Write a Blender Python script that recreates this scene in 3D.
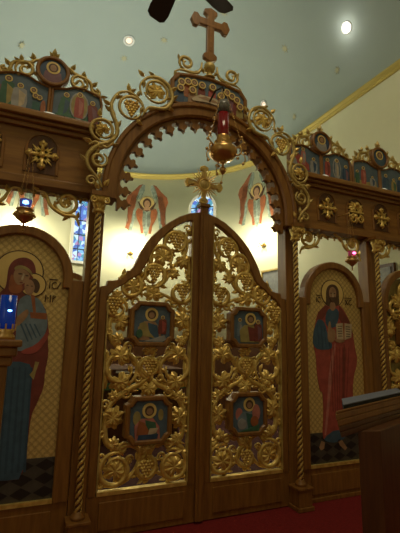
import bpy, math, random, json
from math import sin, cos, pi, radians as R
random.seed(7)
for o in list(bpy.data.objects): bpy.data.objects.remove(o)
SC = bpy.context.scene; COL = SC.collection
from mathutils import Vector, Matrix

# ------------------------------------------------------------------ camera
cam = bpy.data.cameras.new('camera'); co = bpy.data.objects.new('camera', cam); COL.objects.link(co)
yaw, pitch, roll = R(23.491), R(10.325), R(1.201)
fw = Vector((sin(yaw)*cos(pitch), cos(yaw)*cos(pitch), sin(pitch)))
rt = Vector((cos(yaw), -sin(yaw), 0)); up = rt.cross(fw)
r2 = rt*cos(roll)+up*sin(roll); u2 = up*cos(roll)-rt*sin(roll)
co.matrix_world = Matrix(((r2.x,u2.x,-fw.x,-1.613),(r2.y,u2.y,-fw.y,-3.638),(r2.z,u2.z,-fw.z,1.5),(0,0,0,1)))
cam.sensor_fit = 'HORIZONTAL'; cam.sensor_width = 36; cam.lens = 402.3*36/400
cam.clip_start = .05
SC.camera = co

# ------------------------------------------------------------------ world, exposure, room light
w = bpy.data.worlds.new('world'); SC.world = w; w.use_nodes = True
w.node_tree.nodes['Background'].inputs[0].default_value = (.75,.85,1,1)
w.node_tree.nodes['Background'].inputs[1].default_value = .05
SC.view_settings.view_transform = 'Standard'; SC.view_settings.look = 'None'
SC.view_settings.gamma = 1; SC.view_settings.use_curve_mapping = False
SC.view_settings.exposure = 0.0

def area(name, loc, rot, size, power, color, sy=None):
    l = bpy.data.lights.new(name, 'AREA'); l.energy = power; l.color = color; l.size = size
    if sy: l.shape = 'RECTANGLE'; l.size_y = sy
    o = bpy.data.objects.new(name, l); o.location = loc; o.rotation_euler = rot; COL.objects.link(o); return o
def point(name, loc, power, color, r=.06):
    l = bpy.data.lights.new(name, 'POINT'); l.energy = power; l.color = color; l.shadow_soft_size = r
    o = bpy.data.objects.new(name, l); o.location = loc; COL.objects.link(o); return o
# unseen area light for the nave ceiling fittings overhead, with an added side fill
NAVE = area('nave_ceiling_light', (-.5,-2.6,7.6), (R(-12),0,0), 2.0, 100, (1,.84,.56))
BAY = area('nave_side_fill', (-4.3,-4.4,3.6), (R(80),0,R(-70)), 1.6, 7, (.9,.95,1), 2.2)  # added fill from the left; the nave wall has no window here
# unseen area light in mid-sanctuary, facing up to brighten the vault
VAULT = area('sanctuary_uplight', (-.6,3.2,5.0), (R(180),0,0), 2.6, 50, (.95,1,.92))

# ------------------------------------------------------------------ materials
def mat(name, col, rough=.5, metal=0, emit=None, es=0, noise=None, bump=0, alpha=None, trans=0, spec=None):
    m = bpy.data.materials.new(name); m.use_nodes = True; nt = m.node_tree; b = nt.nodes['Principled BSDF']
    b.inputs['Base Color'].default_value = (*col,1); b.inputs['Roughness'].default_value = rough
    b.inputs['Metallic'].default_value = metal
    if spec is not None: b.inputs['Specular IOR Level'].default_value = spec
    if trans: b.inputs['Transmission Weight'].default_value = trans
    if emit: b.inputs['Emission Color'].default_value = (*emit,1); b.inputs['Emission Strength'].default_value = es
    if noise or bump:
        tc = nt.nodes.new('ShaderNodeTexCoord'); mp = nt.nodes.new('ShaderNodeMapping')
        nt.links.new(tc.outputs['Object'], mp.inputs[0])
        n = nt.nodes.new('ShaderNodeTexNoise'); n.inputs['Detail'].default_value = 4
        nt.links.new(mp.outputs[0], n.inputs['Vector'])
        if noise:
            sc, c2, scale = noise
            mp.inputs['Scale'].default_value = sc; n.inputs['Scale'].default_value = scale
            r = nt.nodes.new('ShaderNodeValToRGB'); r.color_ramp.elements[0].color = (*col,1); r.color_ramp.elements[1].color = (*c2,1)
            r.color_ramp.elements[0].position = .35; r.color_ramp.elements[1].position = .65
            nt.links.new(n.outputs['Fac'], r.inputs[0]); nt.links.new(r.outputs[0], b.inputs['Base Color'])
        if bump:
            n2 = nt.nodes.new('ShaderNodeTexNoise'); n2.inputs['Scale'].default_value = 60 if not noise else noise[2]*3
            nt.links.new(mp.outputs[0], n2.inputs['Vector'])
            bp = nt.nodes.new('ShaderNodeBump'); bp.inputs['Strength'].default_value = bump; bp.inputs['Distance'].default_value = .01
            nt.links.new(n2.outputs['Fac'], bp.inputs['Height']); nt.links.new(bp.outputs[0], b.inputs['Normal'])
    return m
M = {}
M['wood'] = mat('varnished_wood', (.29,.132,.027), .38, noise=((6,6,.7),(.20,.084,.017),5), bump=.05)
M['woodx'] = mat('varnished_wood_long', (.33,.155,.033), .38, noise=((.7,6,6),(.22,.095,.019),5), bump=.05)
M['dark'] = mat('dark_wood', (.12,.045,.014), .4, noise=((6,6,.7),(.08,.028,.009),5), bump=.05)
M['gold'] = mat('gilded_carving', (.86,.63,.19), .36, .42, noise=((1,1,1),(.60,.39,.09),18), bump=.12)
M['goldd'] = mat('antique_gold', (.62,.47,.17), .45, .33, noise=((1,1,1),(.42,.29,.07),18), bump=.12)
M['brass'] = mat('brass', (.62,.38,.13), .3, .8)
M['wall'] = mat('cream_plaster', (.72,.71,.50), .85, noise=((1,1,1),(.70,.69,.48),1.5), bump=.03)
M['ceil'] = mat('teal_plaster', (.34,.395,.36), .9, noise=((1,1,1),(.325,.38,.345),1.2), bump=.02)
M['trim'] = mat('gold_painted_moulding', (.50,.39,.09), .55, .2)
M['carpet'] = mat('red_carpet', (.22,.006,.006), .95, noise=((1,1,1),(.17,.004,.004),40), bump=.3)
M['rug'] = mat('dark_sanctuary_carpet', (.06,.010,.008), .95)
M['cloth'] = mat('altar_cloth', (.10,.04,.02), .9)
M['green'] = mat('green_cloth', (.06,.16,.09), .9)
M['white'] = mat('white_paint', (.8,.8,.76), .6)
M['black'] = mat('black_metal', (.02,.018,.015), .5)
M['fan'] = mat('brown_fan_blade', (.045,.032,.024), .6)
M['blueglass'] = mat('blue_glass', (.005,.04,.22), .12, 0, (.0,.06,.7), .09)
M['blueflame'] = mat('lit_blue_glass', (.16,.17,.22), .2, 0, (.03,.06,1), .12)
M['bluecore'] = mat('blue_flame_core', (.3,.5,1), .3, 0, (.15,.4,1), 6)
M['redglass'] = mat('ruby_glass', (.20,.012,.012), .15, 0)
M['redflame'] = mat('lit_ruby_glass', (.25,.06,.07), .2, 0, (1,.03,.2), .12)
M['redcore'] = mat('pink_flame_core', (1,.3,.5), .3, 0, (1,.12,.35), 6)
M['smoke'] = mat('smoked_glass', (.16,.15,.13), .1)
M['glow'] = mat('lit_lamp', (1,.95,.8), .5, 0, (1,.95,.75), 30)
M['bulb'] = mat('downlight_bulb', (1,.97,.9), .5, 0, (1,.95,.85), 5)
M['bulbdim'] = mat('dim_bulb', (.9,.75,.6), .5, 0, (1,.75,.55), .7)
M['spot'] = mat('small_lamp_glass', (.75,.76,.66), .4, 0, (1,1,.8), .4)
M['paper'] = mat('print_paper', (.45,.43,.38), .6)
M['bookcloth'] = mat('dark_book_cloth', (.03,.03,.035), .6)
M['bookedge'] = mat('silver_blue_edge', (.20,.23,.31), .5, .2)
def paint(name, c, c2=None):
    M[name] = mat('paint_'+name, c, .5, 0, noise=((1,1,1), c2 or tuple(x*.72 for x in c), 14))
paint('skin',(.40,.23,.12)); paint('hair',(.10,.05,.026)); paint('maroon',(.21,.042,.03)); paint('red',(.42,.08,.06)); paint('redlit',(.55,.20,.16))
paint('blue',(.055,.115,.18)); paint('greyblue',(.19,.26,.31)); paint('navy',(.04,.08,.15)); paint('orange',(.38,.12,.04)); paint('cream',(.60,.48,.32))
paint('bluedeep',(.04,.085,.135)); paint('reddeep',(.30,.055,.042)); paint('halo',(.76,.56,.19),(.70,.50,.16)); paint('olive',(.38,.30,.10)); paint('pgreen',(.06,.16,.09)); paint('sky',(.10,.15,.20)); paint('grey',(.36,.35,.34)); paint('teal',(.04,.13,.11))
paint('floorpaint',(.075,.065,.05)); paint('floortile',(.018,.014,.013)); paint('serred',(.30,.095,.030),(.21,.065,.022)); paint('serblue',(.12,.165,.13),(.29,.34,.27)); paint('line',(.07,.028,.012))
paint('purple',(.22,.10,.13)); paint('serhalo',(.50,.38,.14),(.45,.33,.12)); paint('picture',(.33,.34,.33),(.22,.22,.23))

def diaper():
    m = bpy.data.materials.new('gold_diaper_ground'); m.use_nodes = True; nt = m.node_tree; b = nt.nodes['Principled BSDF']
    N = nt.nodes.new; L = nt.links.new
    tc = N('ShaderNodeTexCoord'); sx = N('ShaderNodeSeparateXYZ'); L(tc.outputs['Object'], sx.inputs[0])
    def mth(op, a, c=None):
        n = N('ShaderNodeMath'); n.operation = op
        for i, v in ((0,a),(1,c)):
            if v is None: continue
            if isinstance(v,(int,float)): n.inputs[i].default_value = v
            else: L(v, n.inputs[i])
        return n.outputs[0]
    X, Z = sx.outputs['X'], sx.outputs['Z']
    outs = []
    for s in (1,-1):
        t = mth('MULTIPLY', mth('ADD', X, mth('MULTIPLY', Z, s)), 1/.062)
        f = mth('ABSOLUTE', mth('SUBTRACT', mth('FRACT', t), .5))
        outs.append(mth('GREATER_THAN', f, .455))       # single bold line
        outs.append(mth('MULTIPLY', mth('GREATER_THAN', mth('ABSOLUTE', mth('SUBTRACT', f, .36)), 0), mth('LESS_THAN', mth('ABSOLUTE', mth('SUBTRACT', f, .36)), .03)))
        g = mth('ABSOLUTE', mth('SUBTRACT', mth('FRACT', mth('MULTIPLY', t, 2)), .5))
    mx = outs[0]
    for o_ in outs[1:]: mx = mth('MAXIMUM', mx, o_)
    # small flower in each lozenge
    vo = N('ShaderNodeTexVoronoi'); vo.inputs['Scale'].default_value = 48; L(tc.outputs['Object'], vo.inputs['Vector'])
    fl = mth('LESS_THAN', vo.outputs['Distance'], .24)
    mx = mth('MAXIMUM', mx, mth('MULTIPLY', fl, .75))
    r = N('ShaderNodeMixRGB'); L(mx, r.inputs[0]); r.inputs[1].default_value = (.70,.52,.19,1); r.inputs[2].default_value = (.42,.27,.085,1)
    L(r.outputs[0], b.inputs['Base Color']); b.inputs['Metallic'].default_value = .25; b.inputs['Roughness'].default_value = .5
    return m
M['diaper'] = diaper()
def stained():
    m = bpy.data.materials.new('stained_glass'); m.use_nodes = True; nt = m.node_tree; b = nt.nodes['Principled BSDF']
    N = nt.nodes.new; L = nt.links.new
    tc = N('ShaderNodeTexCoord'); v = N('ShaderNodeTexVoronoi'); v.inputs['Scale'].default_value = 13
    L(tc.outputs['Object'], v.inputs['Vector'])
    s = N('ShaderNodeSeparateColor'); L(v.outputs['Color'], s.inputs[0])
    r = N('ShaderNodeValToRGB'); r.color_ramp.interpolation = 'CONSTANT'
    cs = [(0,(.02,.08,.42)),(.22,(.20,.50,.75)),(.45,(.65,.85,.95)),(.62,(.04,.28,.36)),(.74,(.05,.12,.55)),(.93,(.45,.20,.40))]
    el = r.color_ramp.elements; el[0].color = (*cs[0][1],1); el[1].position = cs[1][0]; el[1].color = (*cs[1][1],1)
    for p, c in cs[2:]: e = el.new(p); e.color = (*c,1)
    L(s.outputs[0], r.inputs[0])
    L(r.outputs[0], b.inputs['Emission Color']); b.inputs['Emission Strength'].default_value = 1.0
    b.inputs['Base Color'].default_value = (.1,.15,.3,1); b.inputs['Roughness'].default_value = .2
    return m
M['stained'] = stained()

# ------------------------------------------------------------------ mesh collector
def ico():
    t = (1+5**.5)/2
    v = [Vector(p).normalized() for p in [(-1,t,0),(1,t,0),(-1,-t,0),(1,-t,0),(0,-1,t),(0,1,t),(0,-1,-t),(0,1,-t),(t,0,-1),(t,0,1),(-t,0,-1),(-t,0,1)]]
    f = [(0,11,5),(0,5,1),(0,1,7),(0,7,10),(0,10,11),(1,5,9),(5,11,4),(11,10,2),(10,7,6),(7,1,8),(3,9,4),(3,4,2),(3,2,6),(3,6,8),(3,8,9),(4,9,5),(2,4,11),(6,2,10),(8,6,7),(9,8,1)]
    c = {}; nf = []
    def mid(a,b):
        k = (min(a,b),max(a,b))
        if k not in c: v.append(((v[a]+v[b])/2).normalized()); c[k] = len(v)-1
        return c[k]
    for a,b,d in f:
        x,y,z = mid(a,b),mid(b,d),mid(d,a); nf += [(a,x,z),(b,y,x),(d,z,y),(x,y,z)]
    return v, nf
ICO = ico()
class MB:
    def __init__(s, tf=None): s.v=[]; s.f=[]; s.m=[]; s.sm=[]; s.tf=tf; s.mats=[]
    def mi(s, m):
        if m not in s.mats: s.mats.append(m)
        return s.mats.index(m)
    def add(s, vs, fs, m='wood', smooth=False):
        b = len(s.v); k = s.mi(m)
        for p in vs: s.v.append(s.tf(p) if s.tf else tuple(p))
        for f in fs: s.f.append([b+i for i in f]); s.m.append(k); s.sm.append(smooth)
        return s
    def box(s, x0,x1,y0,y1,z0,z1, m='wood'):
        vs = [(x,y,z) for x in (x0,x1) for y in (y0,y1) for z in (z0,z1)]
        return s.add(vs, [(0,1,3,2),(4,6,7,5),(0,4,5,1),(2,3,7,6),(0,2,6,4),(1,5,7,3)], m)
    def prism(s, poly, y0, y1, m='wood', dome=0):
        n = len(poly); vs = [(x,y0,z) for x,z in poly]+[(x,y1,z) for x,z in poly]
        fs = [(i,(i+1)%n,n+(i+1)%n,n+i) for i in range(n)]+[tuple(range(n,2*n))]
        if dome:
            cx = sum(p[0] for p in poly)/n; cz = sum(p[1] for p in poly)/n
            vs.append((cx,y0-dome,cz)); fs += [(i,(i+1)%n,2*n) for i in range(n)]
            return s.add(vs, fs, m, True)
        return s.add(vs, fs+[tuple(range(n))[::-1]], m)
    def band(s, A, B, y0, y1, m='wood', closed=False, bev=.0):
        # between polylines A and B of equal length, front face at y0 with optional chamfer
        n = len(A); vs = []
        for (ax,az),(bx,bz) in zip(A,B):
            d = Vector((bx-ax,bz-az)); l = d.length or 1; d = d/l*min(bev,l*.4)
            vs += [(ax,y1,az),(ax,y0+bev,az),(ax+d.x,y0,az+d.y),(bx-d.x,y0,bz-d.y),(bx,y0+bev,bz),(bx,y1,bz)]
        fs = []
        for i in range(n if closed else n-1):
            a = i*6; b = ((i+1)%n)*6
            for k in range(6): k2 = (k+1)%6; fs.append((a+k,b+k,b+k2,a+k2))
        if not closed: fs += [tuple(range(6)), tuple(range((n-1)*6,n*6))[::-1]]
        return s.add(vs, fs, m)
    def tube(s, path, r, m='gold', n=7, flat=1.0, smooth=True):
        P = [Vector(p) for p in path]; k = len(P); vs = []
        rr = r if isinstance(r,(list,tuple)) else [r]*k
        up = None
        for i,p in enumerate(P):
            t = (P[min(i+1,k-1)]-P[max(i-1,0)])
            if t.length < 1e-9: t = Vector((0,0,1))
            t.normalize()
            a = Vector((0,1,0)) if abs(t.y) < .9 else Vector((1,0,0))
            b = t.cross(a).normalized(); a = b.cross(t).normalized()
            for j in range(n):
                g = 2*pi*j/n; vs.append(p+b*cos(g)*rr[i]+a*sin(g)*rr[i]*flat)
        fs = [(i*n+j,i*n+(j+1)%n,(i+1)*n+(j+1)%n,(i+1)*n+j) for i in range(k-1) for j in range(n)]
        fs += [tuple(range(n))[::-1], tuple(range((k-1)*n,k*n))]
        return s.add(vs, fs, m, smooth)
    def lathe(s, prof, c, m='brass', n=20, smooth=True, sx=1, sy=1):
        vs = []; cx,cy,cz = c
        for r,z in prof:
            for j in range(n):
                g = 2*pi*j/n; vs.append((cx+r*cos(g)*sx,cy+r*sin(g)*sy,cz+z))
        k = len(prof)
        fs = [(i*n+j,i*n+(j+1)%n,(i+1)*n+(j+1)%n,(i+1)*n+j) for i in range(k-1) for j in range(n)]
        if prof[0][0] > 1e-4: fs.append(tuple(range(n))[::-1])
        if prof[-1][0] > 1e-4: fs.append(tuple(range((k-1)*n,k*n)))
        return s.add(vs, fs, m, smooth)
    def ball(s, c, r, m='gold', sc=(1,1,1)):
        return s.add([(c[0]+v.x*r*sc[0],c[1]+v.y*r*sc[1],c[2]+v.z*r*sc[2]) for v in ICO[0]], ICO[1], m, True)
    def disc(s, cx, cz, r, y0, y1, m='gold', n=28, sz=1, dome=0):
        return s.prism([(cx+r*cos(2*pi*i/n),cz+r*sz*sin(2*pi*i/n)) for i in range(n)], y0, y1, m, dome)
    def ring(s, cx, cz, r0, r1, y0, y1, m='gold', n=32, bev=.004):
        A = [(cx+r1*cos(2*pi*i/n),cz+r1*sin(2*pi*i/n)) for i in range(n)]
        B = [(cx+r0*cos(2*pi*i/n),cz+r0*sin(2*pi*i/n)) for i in range(n)]
        return s.band(A,B,y0,y1,m,True,bev)
    def build(s, name, parent=None, bevel=0, **props):
        o0 = world_of(parent) if parent else (0,0,0)
        me = bpy.data.meshes.new(name); me.from_pydata([(a-o0[0],b-o0[1],c-o0[2]) for a,b,c in s.v], [], s.f)
        for k in s.mats: me.materials.append(M[k])
        me.polygons.foreach_set('material_index', s.m); me.polygons.foreach_set('use_smooth', s.sm)
        import bmesh
        bm = bmesh.new(); bm.from_mesh(me); bmesh.ops.recalc_face_normals(bm, faces=bm.faces); bm.to_mesh(me); bm.free()
        me.update()
        o = bpy.data.objects.new(name, me); COL.objects.link(o)
        if parent: o.parent = parent
        if bevel:
            b = o.modifiers.new('bevel','BEVEL'); b.width = bevel; b.segments = 2; b.limit_method = 'ANGLE'; b.angle_limit = R(40)
        for k,v in props.items(): o[k] = v
        return o
def world_of(o):
    x = y = z = 0
    while o: x += o.location.x; y += o.location.y; z += o.location.z; o = o.parent
    return (x,y,z)
def thing(name, label, cat, loc=(0,0,0), group=None):
    o = bpy.data.objects.new(name, None); COL.objects.link(o); o.location = loc; o.empty_display_size = .1
    o['label'] = label; o['category'] = cat
    if group: o['group'] = group
    return o
def tag(o, label, cat, group=None, kind=None):
    o['label'] = label; o['category'] = cat
    if group: o['group'] = group
    if kind: o['kind'] = kind
    return o
def struct(o): o['kind'] = 'structure'; return o

# ------------------------------------------------------------------ ornament makers
def spiral(cx, cz, r, a0, turns, r_end=.25, n=None, y=0, dy=0):
    n = n or max(8,int(abs(turns)*22)); out = []
    for i in range(n+1):
        t = i/n; q = r*(1-(1-r_end)*t**1.3); a = a0+turns*2*pi*t
        out.append((cx+q*cos(a), y-dy*t, cz+q*sin(a)))
    return out
def arc(cx, cz, r, a0, a1, n=16, y=0):
    return [(cx+r*cos(a0+(a1-a0)*i/n), y, cz+r*sin(a0+(a1-a0)*i/n)) for i in range(n+1)]
def bez(pts, n=10):
    # smooth curve through points
    P = [Vector(p) for p in pts]; out = []
    for i in range(len(P)-1):
        p0 = P[max(i-1,0)]; p1 = P[i]; p2 = P[i+1]; p3 = P[min(i+2,len(P)-1)]
        for k in range(n):
            t = k/n
            out.append(.5*((2*p1)+(p2-p0)*t+(2*p0-5*p1+4*p2-p3)*t*t+(3*p1-p0-3*p2+p3)*t**3))
    out.append(P[-1]); return out
def taper(n, r, a=.5, b=.35):
    return [r*(a+(1-a)*min(1,i/n*4))*(1-(1-b)*max(0,(i/n-.6)/.4)) for i in range(n)]
LEAF = []
for k, (ang, rr) in enumerate([(-90,.34),(-74,.66),(-55,.82),(-40,.90),(-26,.74),(-8,.98),(4,1.0),(17,.74),(28,.78),(40,.98),(52,1.0),(65,.70),(78,.88),(90,1.16),(102,.88),(115,.70),(128,1.0),(140,.98),(152,.78),(163,.74),(176,1.0),(188,.98),(206,.74),(220,.90),(235,.82),(254,.66)]):
    LEAF.append((R(ang), rr))
def leaf(mb, cx, cz, r, rot, y, m='gold', thick=.012):
    n = len(LEAF); vs = []; c, s_ = cos(rot), sin(rot)
    def pt(a, q, yy):
        x = q*cos(a); z = q*sin(a); return (cx+x*c-z*s_, yy, cz+x*s_+z*c)
    for a,q in LEAF: vs.append(pt(a, q*r, y+.15*r*(q>.85)))
    for a,q in LEAF: vs.append(pt(a, q*r*.55, y-(.17 if q>.85 else .09)*r))
    for a,q in LEAF: vs.append(pt(a, q*r, y+thick+.15*r*(q>.85)))
    vs.append((cx, y-.13*r, cz))
    fs = [(i,(i+1)%n,n+(i+1)%n,n+i) for i in range(n)]+[(n+i,n+(i+1)%n,3*n) for i in range(n)]
    fs += [(i,(i+1)%n,2*n+(i+1)%n,2*n+i) for i in range(n)]+[tuple(range(2*n,3*n))]
    mb.add(vs, fs, m, False)
def grapes(mb, cx, cz, s, y, m='gold', rows=(4,5,4,3,2,1)):
    g = s*.118
    for i,k in enumerate(rows):
        for j in range(k):
            mb.ball((cx+(j-(k-1)/2)*g*1.75, y-(.5*g if (i+j)%2 else 0)-.15*g*(2-abs(j-(k-1)/2)), cz+(len(rows)/2-i-.5)*g*1.6), g, m, (1,.9,1))
def petal(mb, x, z, a, l, wd, y, m='gold'):
    # pointed acanthus leaflet
    c, s_ = cos(a), sin(a); pts = [(0,0),(.3,.5),(.62,.42),(1,0),(.62,-.42),(.3,-.5)]
    vs = [(x+(p*l)*c-(q*wd)*s_, y+(.006 if 0<i<6 and q else 0), z+(p*l)*s_+(q*wd)*c) for i,(p,q) in enumerate(pts)]
    vs += [(v[0], y+.014, v[2]) for v in vs[:6]]; vs.append((x+.5*l*c, y-wd*.45, z+.5*l*s_))
    fs = [(i,(i+1)%6,12) for i in range(6)]+[(i,(i+1)%6,6+(i+1)%6,6+i) for i in range(6)]+[(6,7,8,9,10,11)]
    mb.add(vs, fs, m, False)
def vine(mb, path, r, m='gold', leaves=6, lw=.035, y=None, flat=1):
    k = len(path); mb.tube(path, taper(k, r), m, 7, flat)
    if leaves:
        for i in range(leaves):
            j = int((i+.6)/leaves*(k-2))+1; p = Vector(path[j]); t = Vector(path[j+1 if j+1<k else j])-Vector(path[j-1])
            a = math.atan2(t.z,t.x)+(R(38) if i%2 else -R(38))
            petal(mb, p.x, p.z, a, lw*2.2, lw, p.y-.004, m)
def mirror(cx): return lambda p: (2*cx-p[0], p[1], p[2])
def shift(dx, dy=0, dz=0): return lambda p: (p[0]+dx, p[1]+dy, p[2]+dz)

# ================================================================== the building
W_, YC, ZS, HB, YF, YG, ZU = 3.1, 2.7, 5.5, 2.4, .25, -1.1, 3.47
def apt(th, r=W_, z=0): return (r*sin(th), YC+r*cos(th), z)
mb = MB(); mb.box(-5.2,5.2,-6.5,.2,-.24,-.12,'carpet'); struct(mb.build('floor'))
mb = MB(); mb.box(-5.2,5.2,.2,6.3,-.24,0,'rug'); struct(mb.build('floor_sanctuary'))
# side walls of the chancel and the apse
mb = MB(); mb.box(W_,W_+.2,YF,YC,0,ZS,'wall'); mb.box(W_,W_+.2,YG,YF,ZU,ZS,'wall'); struct(mb.build('wall_right'))
mb = MB(); mb.box(-W_-.2,-W_,YF,YC,0,ZS,'wall'); mb.box(-W_-.2,-W_,YG,YF,ZU,ZS,'wall'); struct(mb.build('wall_left'))
mb = MB(); n = 64; vs = []
for i in range(n+1):
    th = -pi/2+pi*i/n
    for r in (W_, W_+.2):
        for z in (0, ZS): vs.append(apt(th, r, z))
fs = []
for i in range(n):
    a = i*4; b = a+4
    fs += [(a,b,b+1,a+1),(a+2,a+3,b+3,b+2),(a+1,b+1,b+3,a+3),(a,a+2,b+2,b)]
mb.add(vs, fs, 'wall', True); struct(mb.build('wall_apse'))
# vault and half dome
mb = MB(); n = 40; vs = []; rows = []
for y in (YG, 0, 1.0, 1.8): rows.append([(W_*sin(-pi/2+pi*i/n), y, ZS+HB*cos(-pi/2+pi*i/n)) for i in range(n+1)])
m_ = 20
for k in range(m_+1):
    # profile turned about the apse axis: sweep angle b from the diaphragm to the back
    b = pi/2*k/m_
    rows.append([(W_*sin(-pi/2+pi*i/n), YC+W_*cos(-pi/2+pi*i/n)*sin(b), ZS+HB*cos(-pi/2+pi*i/n)*cos(b)) for i in range(n+1)])
for r_ in rows: vs += r_
q = n+1
fs = [(j*q+i,j*q+i+1,(j+1)*q+i+1,(j+1)*q+i) for j in range(len(rows)-1) for i in range(n)]
mb.add(vs, fs, 'ceil', True); struct(mb.build('ceiling'))
# chancel arch wall, nave walls and ceiling
mb = MB()
A = [(W_*sin(-pi/2+pi*i/n), ZS+HB*cos(-pi/2+pi*i/n)) for i in range(n+1)]
B = [(-5.2+10.4*i/n, 8.6) for i in range(n+1)]
mb.band(A, B, YG-.15, YG, 'wall')
for s_ in (-1,1): mb.prism([(s_*5.2,5.5),(s_*3.1,5.5),(s_*5.2,8.6)], YG-.15, YG, 'wall')
mb.box(-5.2,-W_-.2,YF,YF+.15,0,ZU,'wall'); mb.box(W_+.2,5.2,YF,YF+.15,0,ZU,'wall'); mb.box(-5.2,-W_,YG-.15,YG,ZU,5.5,'wall'); mb.box(W_,5.2,YG-.15,YG,ZU,5.5,'wall'); mb.box(-5.2,-W_-.2,YG,YF+.15,ZU,ZU+.1,'wall'); mb.box(W_+.2,5.2,YG,YF+.15,ZU,ZU+.1,'wall')
struct(mb.build('wall_front'))
mb = MB(); mb.box(-5.4,-5.2,-6.5,YF,-.24,8.6,'wall'); struct(mb.build('wall_nave_left'))
mb = MB(); mb.box(5.2,5.4,-6.5,YF,-.24,8.6,'wall'); struct(mb.build('wall_nave_right'))
mb = MB(); mb.box(-5.4,5.4,-6.7,-6.5,-.24,8.6,'wall'); struct(mb.build('wall_back'))
mb = MB(); mb.box(-5.4,5.4,-6.7,YG,8.6,8.75,'ceil'); struct(mb.build('ceiling_nave'))
# gold crown moulding swept along walls and apse
path = [(-W_,YG),(-W_,1.5)]+[(W_*sin(-pi/2+pi*i/64), YC+W_*cos(-pi/2+pi*i/64)) for i in range(65)]+[(W_,1.5),(W_,YG)]
prof = [(0,-.06),(.015,-.06),(.02,-.035),(.035,-.02),(.04,.0),(.06,.02),(.07,.035),(.07,.055),(.0,.055)]
def sweep(path, prof, z0, m):
    vs = []; k = len(prof)
    for i,(x,y) in enumerate(path):
        a = path[max(i-1,0)]; b = path[min(i+1,len(path)-1)]
        t = Vector((b[0]-a[0],b[1]-a[1])).normalized(); nx, ny = t.y, -t.x
        for d,z in prof: vs.append((x+nx*d, y+ny*d, z0+z))
    fs = [(i*k+j,i*k+(j+1)%k,(i+1)*k+(j+1)%k,(i+1)*k+j) for i in range(len(path)-1) for j in range(k)]
    mb = MB(); mb.add(vs, fs, m); return mb
struct(sweep(path, prof, ZS, 'trim').build('trim_1'))
# wooden wainscot round the apse
struct(sweep([(W_*.998*sin(-pi/2+pi*i/48), YC+W_*.998*cos(-pi/2+pi*i/48)) for i in range(49)], [(0,0),(.03,0),(.03,1.45),(.06,1.47),(.06,1.52),(0,1.52)], 0.001, 'dark').build('trim_2'))

# stained glass windows: arched, following the wall
def on_wall(th0, r=W_):
    def f(p):   # p = (arc offset, toward-room depth (negative y = into room), z)
        th = th0+p[0]/W_; rr = r+p[1]; return (rr*sin(th), YC+rr*cos(th), p[2])
    return f
def window(nm, th0, zb=3.2, zt=4.95, hw=.30):
    zs = zt-hw; n = 16
    def outline(h):
        return [(-h,zb-(h-hw))]+[(-h,zb+(zs-zb)*i/4) for i in range(1,4)]+[(-h*cos(pi*i/n), zs+h*sin(pi*i/n)) for i in range(n+1)]+[(h,zs-(zs-zb)*i/4) for i in range(1,4)]+[(h,zb-(h-hw))]
    mb = MB(on_wall(th0)); mb.band(outline(hw+.05), outline(hw-.01), -.045, 0, 'white', True); w_ = struct(mb.build(nm))
    mb = MB(on_wall(th0)); mb.prism(outline(hw), -.02, -.012, 'stained'); mb.build('glass_pane', w_)
    mb = MB(on_wall(th0))
    for x in (-.17,.17): mb.box(x-.008,x+.008,-.032,-.02,zb,zs,'black')
    for z in (zb+.28,zb+.62,zb+.96,zs): mb.box(-hw,hw,-.032,-.02,z-.011,z+.011,'black')
    z = zb+.02
    while z < zs-.1:
        for s_ in (-1,1): mb.tube([(-.17*s_,-.026,z),(0,-.026,z+.16),(.17*s_,-.026,z+.32)], .006, 'black', 4)
        z += .33
    mb.tube([(x,-.026,z) for x,_,z in arc(0,zs,.16,0,2*pi,20)], .008, 'black', 4)
    mb.build('lead_came', w_)
window('window_1', R(44)); window('window_2', R(-8.2)); window('window_3', R(-62))

# painted seraphim on the plaster
SER = json.loads('''{"top":[[-0.215,5.258],[-0.132,5.291],[-0.107,5.267],[-0.268,4.948],[-0.289,4.697],[-0.311,4.448],[-0.376,4.094],[-0.425,4.09],[-0.46,4.121],[-0.51,4.134],[-0.454,4.33],[-0.473,4.679],[-0.524,4.833],[-0.487,4.961],[-0.343,5.102]],"blue1":[[-0.131,5.283],[-0.073,5.27],[-0.074,5.143],[-0.134,4.977],[-0.214,4.881],[-0.253,4.985],[-0.194,5.17]],"blue2":[[-0.289,4.697],[-0.261,4.664],[-0.291,4.379],[-0.342,4.079],[-0.431,4.072],[-0.37,4.303],[-0.354,4.515]],"red2":[[-0.221,4.667],[-0.101,4.622],[-0.094,4.464],[-0.064,4.028],[-0.124,4.025],[-0.149,4.215],[-0.242,4.418],[-0.267,4.575]],"blue3":[[-0.115,4.568],[0.019,4.583],[0.046,3.947],[-0.007,4.014],[-0.069,4.289]],"halo":[[0.016,4.807],[0.178,4.814]],"ring":[[-0.211,4.81],[0.018,4.604]],"face":[[0.016,4.789]]}''')
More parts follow.
